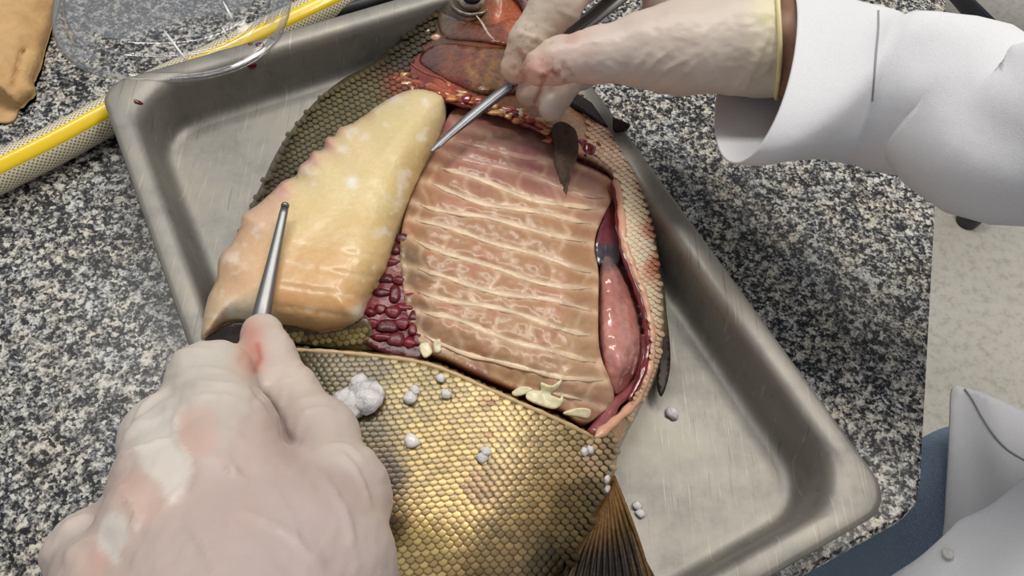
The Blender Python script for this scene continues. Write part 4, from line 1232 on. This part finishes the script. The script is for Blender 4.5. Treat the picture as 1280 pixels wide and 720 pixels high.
# --- body in one continuous surface (mostly outside the frame)
V3 = lambda *a: np.array(a, float)
t_ = lambda x, y, z: V3(x, y, z + TZ)
sh_r, sh_l = t_(0.56, 0.27, 0.47), t_(0.53, -0.09, 0.47)
el_r, el_l = np.array(P(1330, 156, 0.160)), t_(0.235, -0.10, 0.25)
wr_r = np.array(P(968, 50, 0.120)); wr_l = np.array(P(345, 900, 0.20))
def build_body():
    S = SDF((-0.12, -0.30, -0.01), (0.80, 0.52, TZ + 0.86), 0.0075)
    S.chain([(t_(0.52, 0.06, -0.05), .095), (t_(0.52, 0.09, 0.15), .115), (t_(0.54, 0.09, 0.36), .135), (t_(0.55, 0.09, 0.47), .09)], .05)
    S.chain([(sh_l, .055), (sh_r, .055)], .05)
    S.chain([(t_(0.55, 0.09, 0.47), .058), (t_(0.52, 0.09, 0.58), .052)], .03)
    S.ellipsoid(t_(0.49, 0.09, 0.68), (.095, .076, .115), .02)
    S.capsule(t_(0.40, 0.09, 0.67), t_(0.385, 0.09, 0.655), .014, .012, .01)
    for sgn in (-1, 1): S.ellipsoid(t_(0.50, 0.09 + sgn * 0.08, 0.67), (.02, .012, .03), .006)
    S.chain([(sh_r, .045), (el_r, .028), (P(1190, 128, .139), .028), (P(1090, 109, .127), .026), (P(1030, 92, .120), .0228), (P(988, 56, .1205), .0234), (P(945, 50, .120), .020)], .003)
    S.chain([(sh_l, .045), (el_l, .028), (el_l + (wr_l - el_l) * 0.5, .03), (wr_l, .0245)], .005)
    for y in (-0.03, 0.125):
        S.chain([(t_(0.42, y, -0.19), .075), (t_(0.445, y, -0.46), .06), (V3(0.51, y, 0.09), .042)], .03)
        S.chain([(V3(0.51, y, 0.06), .04), (V3(0.36, y, 0.035), .03)], .02)
    V, Q = S.mesh()
    return mk('body', V, Q, M_BODY, person)
build_body()
def build_jeans():
    S = SDF((0.18, -0.20, 0.02), (0.75, 0.40, TZ + 0.10), 0.0075)
    S.chain([(t_(0.53, 0.04, 0.0), .10), (t_(0.51, 0.04, -0.12), .10)], .03)
    for y in (-0.02, 0.138):
        S.chain([(t_(0.385, y, -0.150), .080), (t_(0.44, y, -0.46), .085), (V3(0.51, y, 0.10), .066)], .03)
    V, Q = S.mesh()
    x, y = V[:, 0], V[:, 2]
    nrm = vnormals(V, Q)
    V = V + nrm * (0.006 * fbm(V[:, 1] * 1000, V[:, 2] * 1000, 70, 3))[:, None]
    return mk('jeans', V, Q, M_JEANS, person)
build_jeans()
for y in (-0.03, 0.125):
    S = SDF((0.28, y - 0.08, 0.0), (0.60, y + 0.08, 0.16), 0.006)
    S.chain([(V3(0.52, y, 0.055), .052), (V3(0.44, y, 0.048), .045), (V3(0.36, y, 0.04), .038)], .02)
    V, Q = S.mesh(); V[:, 2] = np.maximum(V[:, 2], 0.001)
    mk('shoe', V, Q, M_SHOE, person)
S = SDF((0.36, -0.04, TZ + 0.55), (0.66, 0.22, TZ + 0.86), 0.006)
S.ellipsoid(t_(0.505, 0.09, 0.71), (.10, .084, .105), .01)
V, Q = S.mesh(); mk('hair', V, Q, M_HAIR, person)

# --- lab coat
def sleeve(path, radii, shear, folds, seg=72, n=90):
    """hollow cloth tube from the cuff to the shoulder; shear slants the cuff opening."""
    path = catmull(np.array([np.append(p, 0)[:3] for p in path]), 0.004, False)
    L = np.concatenate([[0], np.cumsum(np.linalg.norm(np.diff(path, axis=0), axis=1))])
    s = np.linspace(0, 1, n) ** 1.4 * L[-1]
    p = np.stack([np.interp(s, L, path[:, i]) for i in range(3)], 1)
    r = np.interp(s / L[-1], np.linspace(0, 1, len(radii)), radii)
    t, u, w = frames(p)
    a = np.linspace(0, 2 * math.pi, seg, endpoint=False)
    V = np.zeros((n, seg, 3))
    for i in range(n):
        rr = r[i] * (1 + folds(s[i], a))
        V[i] = p[i] + rr[:, None] * (np.cos(a)[:, None] * u[i] + np.sin(a)[:, None] * w[i])
        if shear is not None and s[i] < 0.075:
            k = 1 - sstep(0.0, 0.075, s[i])
            C_, M_, m_ = shear
            wob = 1 + 0.02 * np.sin(a * 3 + 1)
            mouth = C_ + (p[i] - p[0]) + wob[:, None] * (np.cos(a)[:, None] * M_ + np.sin(a)[:, None] * m_)
            V[i] = V[i] * (1 - k) + mouth * k
    inn = V[:14] - 0
    # inner lining of the cuff
    for i in range(14):
        c = p[i]
        inn[i] = c + (V[i] - c) * 0.975
    A = V.reshape(-1, 3); B = inn[::-1].reshape(-1, 3)
    allv = np.concatenate([B, A]); rows = 14 + n
    F = []
    for i in range(rows - 1):
        for k in range(seg):
            F.append((i * seg + k, i * seg + (k + 1) % seg, (i + 1) * seg + (k + 1) % seg, (i + 1) * seg + k))
    return allv, F
def folds_r(s, a):
    return (0.045 * np.sin(a * 3 + s * 40) * np.exp(-((s - 0.07) / 0.05) ** 2) + 0.05 * np.sin(a * 2 - s * 55 + 1) * np.exp(-((s - 0.16) / 0.07) ** 2)
            + 0.02 * np.sin(a * 5 + s * 90) + 0.012 * np.sin(a * 7 - s * 60 + 2) - 0.03 * np.exp(-((s - 0.062) / 0.002) ** 2))
RC = np.array(P(943, 82, .116)); RM = (P(970, -34, .120) - P(917, 196, .112)) / 2; Rm = P(993, 74, .150) - RC
A_, F_ = sleeve([RC, P(1010, 95, .121), P(1100, 109, .128), P(1190, 128, .139), el_r, (el_r + sh_r) / 2 + V3(0.01, 0.0, 0), sh_r], [.0385, .0390, .0396, .0408, .043, .056, .066], (RC, RM, Rm), folds_r)
B_, G_ = sleeve([wr_l + (el_l - wr_l) * 0.12, wr_l + (el_l - wr_l) * 0.5, el_l, (el_l + sh_l) / 2 + V3(0, -0.02, 0), sh_l], [.044, .05, .058, .062, .07], None, lambda s, a: 0.03 * np.sin(a * 3 + s * 40) + 0.015 * np.sin(a * 5 - s * 70))
coat = mk('lab_coat', A_, F_, M_COAT, person)
coat_l = mk('sleeve', B_, G_, M_COAT, coat)
# torso of the coat: a loft of ellipses, open along the front below the chest
def torso():
    rings = [(0.50, .085, .09, 0.55), (0.45, .115, .19, 0.545), (0.36, .150, .205, 0.535), (0.20, .140, .18, 0.535), (0.08, .150, .16, 0.55), (-0.08, .16, .15, 0.58), (-0.25, .165, .155, 0.59), (-0.42, .17, .16, 0.59)]
    seg = 64; V = []; F = []
    for i, (z, rx, ry, cx) in enumerate(rings):
        for k in range(seg + 1):
            gap = math.radians(np.interp(z, [-0.42, 0.05, 0.2, 0.3], [72, 66, 30, 4]))
            a = math.pi + gap + (2 * math.pi - 2 * gap) * k / seg
            wv = 1 + 0.03 * math.sin(a * 9 + i) * (1 if z < 0.1 else 0.3)
            V.append((cx + rx * wv * math.cos(a), 0.09 + ry * wv * math.sin(a), TZ + z))
    n = seg + 1
    for i in range(len(rings) - 1):
        for k in range(seg): F.append((i * n + k, i * n + k + 1, (i + 1) * n + k + 1, (i + 1) * n + k))
    o = mk('coat_body', V, F, M_COAT, coat)
    md = o.modifiers.new('cloth', 'SOLIDIFY'); md.thickness = 0.0015
torso()
FLAP = [(1191, 485), (1204, 484), (1222, 489), (1250, 500), (1300, 522), (1380, 545), (1460, 600), (1420, 660), (1300, 640), (1240, 668), (1184, 690), (1183, 640), (1186, 580), (1188, 530)]
def zflap(x, y):
    return -0.085 + 0.00028 * (x - 1190) - 0.00006 * (y - 500) + 0.006 * np.sin((x - 0.4 * y) / 26.0) * sstep(1195, 1260, x)
flap = sheet('front_flap', FLAP, zflap, 7.0, M_COAT, coat, None, thick=0.002)
FLAP2 = [(1186, 664), (1200, 650), (1240, 630), (1290, 590), (1340, 570), (1430, 570), (1480, 700), (1440, 830), (1250, 850), (1060, 830), (1070, 760), (1112, 722), (1150, 696)]
def zflap2(x, y):
    return -0.050 + 0.00026 * (x - 1190) + 0.00003 * (y - 650) + 0.005 * np.sin((x + 0.9 * y) / 30.0)
flap2 = sheet('front_flap', FLAP2, zflap2, 7.0, M_COAT, coat, None, thick=0.002)
bc = np.array(P(1184, 692, float(zflap2(np.array([1184.]), np.array([692.]))[0]) + 0.001))
Vb, Fb = lathe([(0.0001, 0.0016), (0.0022, 0.0016), (0.0030, 0.0020), (0.0034, 0.0012), (0.0032, 0.0), (0.0001, 0.0)], 20)
mk('button', Vb + bc, Fb, plain('button', (206, 204, 200), 0.3), flap2)
def seam(pts, zf, parent, r=0.0006, c=(150, 150, 156)):
    q = catmull(pts, 5, False)
    tube('seam', P(q[:, 0], q[:, 1], zf(q[:, 0], q[:, 1]) + 0.0004), r, plain('thread', c, 0.8), parent, 6)
seam([(1206, 486), (1216, 500), (1228, 522), (1244, 546), (1262, 564), (1290, 580)], zflap, flap)
# sleeve seam
b_sl = BVHTree.FromPolygons([Vector(v) for v in A_], [list(f) for f in F_])
def on(bv, px, py, lift=0.0):
    o_, d_ = ray(px, py)
    h_ = bv.ray_cast(o_, d_)
    if h_[0] is None: return None, None
    nn = h_[1] if h_[1].dot(d_) < 0 else -h_[1]
    return np.array(h_[0] + nn * lift), np.array(nn)
pts = [on(b_sl, x, y, 0.0002)[0] for x, y in catmull([(1098, 14), (1098, 40), (1094, 80), (1090, 126)], 5, False)]
pts = [p for p in pts if p is not None]
if len(pts) > 4: tube('seam', pts, 0.0005, bpy.data.materials.get('thread'), coat, 6)

# ------------------------------------------------------------------ instruments
scal = empty('scalpel', P(600, 140, 0.085), 'slim steel scalpel held by the gloved fingers, its tip under the raised fillet', 'scalpel')
def strip(name, pts, widths, th, mat_, parent):
    """flat bar along a path; widths in metres."""
    p = np.array(pts); t, u, w = frames(p)
    V = []; F = []
    for i in range(len(p)):
        a = widths[i] / 2
        for du, dw in ((-a, 0), (-a * 0.6, th / 2), (a * 0.6, th / 2), (a, 0), (a * 0.6, -th / 2), (-a * 0.6, -th / 2)):
            V.append(p[i] + du * u[i] + dw * w[i])
    for i in range(len(p) - 1):
        for k in range(6): F.append((i * 6 + k, i * 6 + (k + 1) % 6, (i + 1) * 6 + (k + 1) % 6, (i + 1) * 6 + k))
    F.append(tuple(range(6))[::-1]); F.append(tuple((len(p) - 1) * 6 + k for k in range(6)))
    return mk(name, V, F, mat_, parent, smooth=False)
lp = lambda s, a, b: a + (b - a) * s
def spath(x0, y0, z0, x1, y1, z1, n=16):
    s = np.linspace(0, 1, n); return P(lp(s, x0, x1), lp(s, y0, y1), lp(s, z0, z1))
ss = np.linspace(0, 1, 22)
bl_ = catmull([(538, 190, .0775), (560, 170, .0785), (590, 145, .081), (616, 124, .084), (640, 106, .088)], 4, False)
wb = np.interp(np.linspace(0, 1, len(bl_)), [0, .12, .5, .8, 1], [.0006, .0019, .0032, .0034, .0028])
tube('blade', P(bl_[:, 0], bl_[:, 1], bl_[:, 2]), wb, M_TOOL, scal, 12, flat=0.5)
tube('blade_spine', P(bl_[3:, 0] + 1.5, bl_[3:, 1] + 2.5, bl_[3:, 2] + 0.001), wb[3:] * 0.35, M_TOOL, scal, 8)
tube('handle', spath(636, 109, .0875, 800, -18, .125), np.interp(np.linspace(0, 1, 16), [0, .15, .4, 1], [.0024, .0021, .0019, .0026]), M_TOOL, scal, 12, flat=0.6)
strip('handle_plate', spath(688, 62, .096, 792, -18, .118), np.full(16, .011), 0.0016, M_TOOL, scal)

rod = empty('steel_rod', P(330, 390, 0.088), 'slim tapering steel rod pressed on the fillet by the thumb of the nearer glove', 'instrument')
n = 24; s = np.linspace(0, 1, n)
pth = P(lp(s, 356, 312), lp(s, 259, 462), lp(s, .0885, .080))
tube('shaft', pth, np.interp(s, [0, .04, .3, .65, .75, 1], [.0019, .0021, .0028, .0042, .0040, .0030]), M_TOOL, rod, 16, flat=0.8)
tube('tip', P(lp(np.linspace(0, 1, 3), 357, 356), lp(np.linspace(0, 1, 3), 255, 259), np.full(3, .0887)), [.0018, .0021, .0019], M_TOOL, rod, 12)
pth = P(lp(s, 330, 298), lp(s, 384, 452), lp(s, .084, .074))
tube('lower_arm', pth, np.interp(s, [0, .5, 1], [.0016, .0022, .0020]), M_TOOL, rod, 10)

# ------------------------------------------------------------------ hose, plastic lid, paper bag, black strand
hp = catmull([(-900, 666, .0125), (-500, 466, .0125), (-160, 296, .0125), (-60, 246, .0125), (0, 216, .0125), (64, 184, .0125), (130, 148, .0125), (200, 108, .012), (262, 80, .0125), (330, 46, .0125), (400, 12, .0125), (470, -22, .0125), (600, -84, .0125)], 8, False)
HR = 0.0118
hpath = P(hp[:, 0], hp[:, 1], np.full(len(hp), HR + 0.0002))
hose = tube('hose', hpath, HR, M_HOSE, None, 28)
tag(hose, 'clear braided hose with a yellow stripe lying on the granite behind the tray corner', 'hose')
def stripe():
    t, u, w = frames(hpath); V = []; F = []; k_ = 7
    for i in range(len(hpath)):
        for k in range(k_):
            a = math.radians(lp(k / (k_ - 1), 88, 146))
            # u points to the far side or the near side of the hose; keep the stripe on top
            V.append(hpath[i] + (HR + (0.0005 if 0 < k < k_ - 1 else -0.0006)) * (math.cos(a) * u[i] + math.sin(a) * w[i]))
    for i in range(len(hpath) - 1):
        for k in range(k_ - 1): F.append((i * k_ + k, i * k_ + k + 1, (i + 1) * k_ + k + 1, (i + 1) * k_ + k))
    mk('stripe', V, F, M_YELLOW, hose)
stripe()

LC = np.array(P(220, -8, 0.040))
lid = empty('plastic_lid', LC, 'clear round plastic container lid lying over the hose and the tray corner', 'lid')
tilt = Matrix.Rotation(math.radians(3), 3, 'X')
prof = [(0.0001, 0.0132), (0.060, 0.0132), (0.0632, 0.0126), (0.0655, 0.0100), (0.0672, 0.0096), (0.0700, 0.0102), (0.0722, 0.0075), (0.0740, 0.0020), (0.0765, 0.0008), (0.0790, 0.0010), (0.0806, 0.0022), (0.0815, 0.0012), (0.0812, -0.0005), (0.0800, -0.0008)]
Vl, Fl = lathe(prof, 96)
def sq(V):      # slightly squared circle
    a = np.arctan2(V[:, 1], V[:, 0]); k = 0.955 + 0.035 * np.cos(4 * (a - 0.87))
    V = V.copy(); V[:, 0] *= k; V[:, 1] *= k
    return np.array([tilt @ Vector(v) for v in V])
mk('shell', sq(Vl) + LC, Fl, M_CLEAR, lid)
def bead(r, z, t):
    a = np.linspace(0, 2 * math.pi, 97)
    q = sq(np.stack([r * np.cos(a), r * np.sin(a), np.full(97, z)], 1)) + LC
    tube('rim_bead', q, t, M_CLEAR, lid, 8, caps=False)
bead(0.081, 0.001, 0.0011); bead(0.0700, 0.0098, 0.0007)
M_RIDGE_GLINT = plain('ridge_glint', (232, 234, 236), 0.15, coat=0.5)  # opaque near-white colour stands in for highlights on the clear ridges
for (x0, y0, x1, y1) in ((205, 38, 234, 77), (279, 2, 292, 27), (278, 34, 284, 47)):
    sgl = np.linspace(0, 1, 6)
    tube('moulded_ridge', P(lp(sgl, x0, x1), lp(sgl, y0, y1), np.full(6, .0545) - 0.006 * sgl ** 3), 0.0008 * np.array([.5, .8, 1, 1, 1, .7]), M_RIDGE_GLINT, lid, 8)

BAG = [(-80, -70), (0, -70), (84, -60), (73, -2), (66, 26), (58, 52), (48, 84), (41, 100), (44, 114), (36, 122), (24, 134), (16, 150), (-6, 152), (-60, 136), (-110, 120)]
def zbag(x, y):
    q = np.stack([x, y], 1)
    d = np.clip(sdist(q, catmull(BAG, 5)), 0, None)
    z = 0.003 + 0.022 * np.sqrt(np.clip(d / 70, 0, 1))
    fold = (y - (108 + 0.95 * x))                     # the bottom of the bag folds down past this line
    z = np.where(fold > 0, z - 0.0007 * fold, z)
    return np.maximum(z, 0.002) + 0.0016 * fbm(x, y, 30, 121) - 0.0035 * np.exp(-(np.abs(x - 22 + 0.25 * (y - 90)) / 3) ** 2) * (y > 60) * (y < 110)
bag = sheet('paper_bag', BAG, zbag, 4.5, M_KRAFT, None, None, to=0.0008)
tag(bag, 'crumpled brown kraft paper bag lying at the corner of the granite', 'paper bag')
cp = catmull([(396, 34, .012), (408, 26, .014), (424, 16, .016), (462, 4, .018), (505, -12, .018), (560, -34, .016)], 5, False)
strand = tube('black_strand', P(cp[:, 0], cp[:, 1], cp[:, 2] - 0.006), np.interp(np.linspace(0, 1, len(cp)), [0, .3, 1], [.003, .0058, .007]), M_BLACK, None, 12)  # black tapering strand along the far tray rim
tag(strand, 'black strand lying on the granite between the hose and the tray rim', 'strand')

# ------------------------------------------------------------------ stool far behind the table edge
sb = np.array(P(1235, 130, -TZ)); sb[2] = 0
stool = empty('stool', sb, 'dark swivel stool with black feet standing on the terrazzo under the white sleeve', 'stool')
foot0 = np.array(P(1218, 266, -TZ + 0.03)); a0 = math.atan2(foot0[1] - sb[1], foot0[0] - sb[0]); RB = np.linalg.norm(foot0[:2] - sb[:2])
for k in range(5):
    a = a0 + 2 * math.pi * k / 5
    e = sb + V3(RB * math.cos(a), RB * math.sin(a), 0.075)
    tube('leg', [sb + V3(0, 0, 0.12), sb + (e - sb) * 0.5 + V3(0, 0, 0.06), e], [.024, .02, .015], M_BLACK, stool, 10)
    tube('foot', [e + V3(0, 0, -0.074), e + V3(0, 0, -0.04), e + V3(0, 0, -0.01), e + V3(0, 0, 0.012)], [.021, .024, .022, .016], M_BLACK, stool, 16)
tube('column', [sb + V3(0, 0, 0.08), sb + V3(0, 0, 0.42)], [.028, .022], M_TOOL, stool, 16)
Vs, Fs = lathe([(0.0001, 0.0), (0.16, 0.0), (0.178, 0.012), (0.18, 0.035), (0.165, 0.055), (0.0001, 0.06)], 40)
mk('seat', Vs + sb + V3(0, 0, 0.42), Fs, M_SEAT, stool)

# ------------------------------------------------------------------ ice chips and blood drops
bv = bvh_of([body, tray])
def chip(px, py, rpx, label, seeds=1, group=None, white=0.0):
    p, nn = on(bv, px, py, 0.0)
    if p is None: return
    r = 1.3 * rpx / ppm(px, py, p[2] - TZ)
    bm = bmesh.new()
    rs = random.Random(int(px * 7 + py))
    for k in range(seeds):
        o = Vector((rs.uniform(-.9, .9), rs.uniform(-.9, .9), rs.uniform(-.1, .2))) * r * (0.9 if seeds > 1 else 0)
        rr = r * (rs.uniform(.45, .75) if seeds > 1 else 1)
        res = bmesh.ops.create_icosphere(bm, subdivisions=2, radius=rr)
        for v in res['verts']:
            v.co = Vector((v.co.x * rs.uniform(.75, 1.2), v.co.y * rs.uniform(.75, 1.2), v.co.z * 0.6)) * (1 + 0.18 * math.sin(v.co.x / rr * 5 + k) * math.sin(v.co.y / rr * 4)) + o
    V = np.array([v.co for v in bm.verts]); F = [[v.index for v in f.verts] for f in bm.faces]; bm.free()
    qn = Vector((0, 0, 1)).rotation_difference(Vector(nn))
    V = np.array([qn @ Vector(v) for v in V]) + p + nn * r * 0.35
    o = mk('ice_chip', V, F, M_ICE_W if white else M_ICE, None, smooth=True)
    tag(o, label, 'ice chip', 'ice chips on and beside the fish')
M_ICE_W = plain('frosted_ice', (236, 232, 226), 0.25, coat=0.3)
chip(448, 500, 21, 'largest clump of ice on the golden scales beside the gloved thumb', 11)
chip(516, 490, 10, 'clear ice chip under the cut skin edge, nearer the big clump of the two there', 2)
chip(551, 484, 10, 'clear ice chip touching the cut skin edge below the ribs', 2)
chip(514, 552, 8, 'opaque white ice chip on the golden scales', 1, white=1)
chip(607, 566, 8, 'small greyish ice chip in the middle of the golden flank', 2)
chip(731, 571, 9, 'pinkish clear ice chip on the scales near the belly tip', 2)
chip(755, 603, 8, 'small glassy ice chip at the root of the anal fin', 2)
chip(797, 638, 9, 'clear melting ice chip on the bare tray beside the anal fin', 2)
chip(848, 514, 9, 'flat clear ice chip on the tray below the pelvic fin tip', 2)
bvt = bvh_of([tray])
def drop(px, py, rpx, asp, label):
    p, nn = on(bvt, px, py, 0.0002)
    if p is None: return
    r = rpx / ppm(px, py, p[2] - TZ)
    o = blob('blood_drop', p, (r, r * asp, r * 0.25), M_BLOOD, None, None, px, 2, 0.06, nn)
    tag(o, label, 'blood drop', 'blood drops on the tray wall')
drop(325, 56, 5.5, .7, 'largest dark blood drop just below the far tray rim')
drop(341, 48, 3.5, .6, 'small blood drop on the far tray rim nearest the fish')
drop(313, 55, 3, .8, 'tiny blood drop touching the rim beside the largest drop')
drop(315, 82, 6, .8, 'round blood drop halfway down the far tray wall')
drop(173, 128, 6, .5, 'elongated blood smear in the rounded tray corner near the hose')
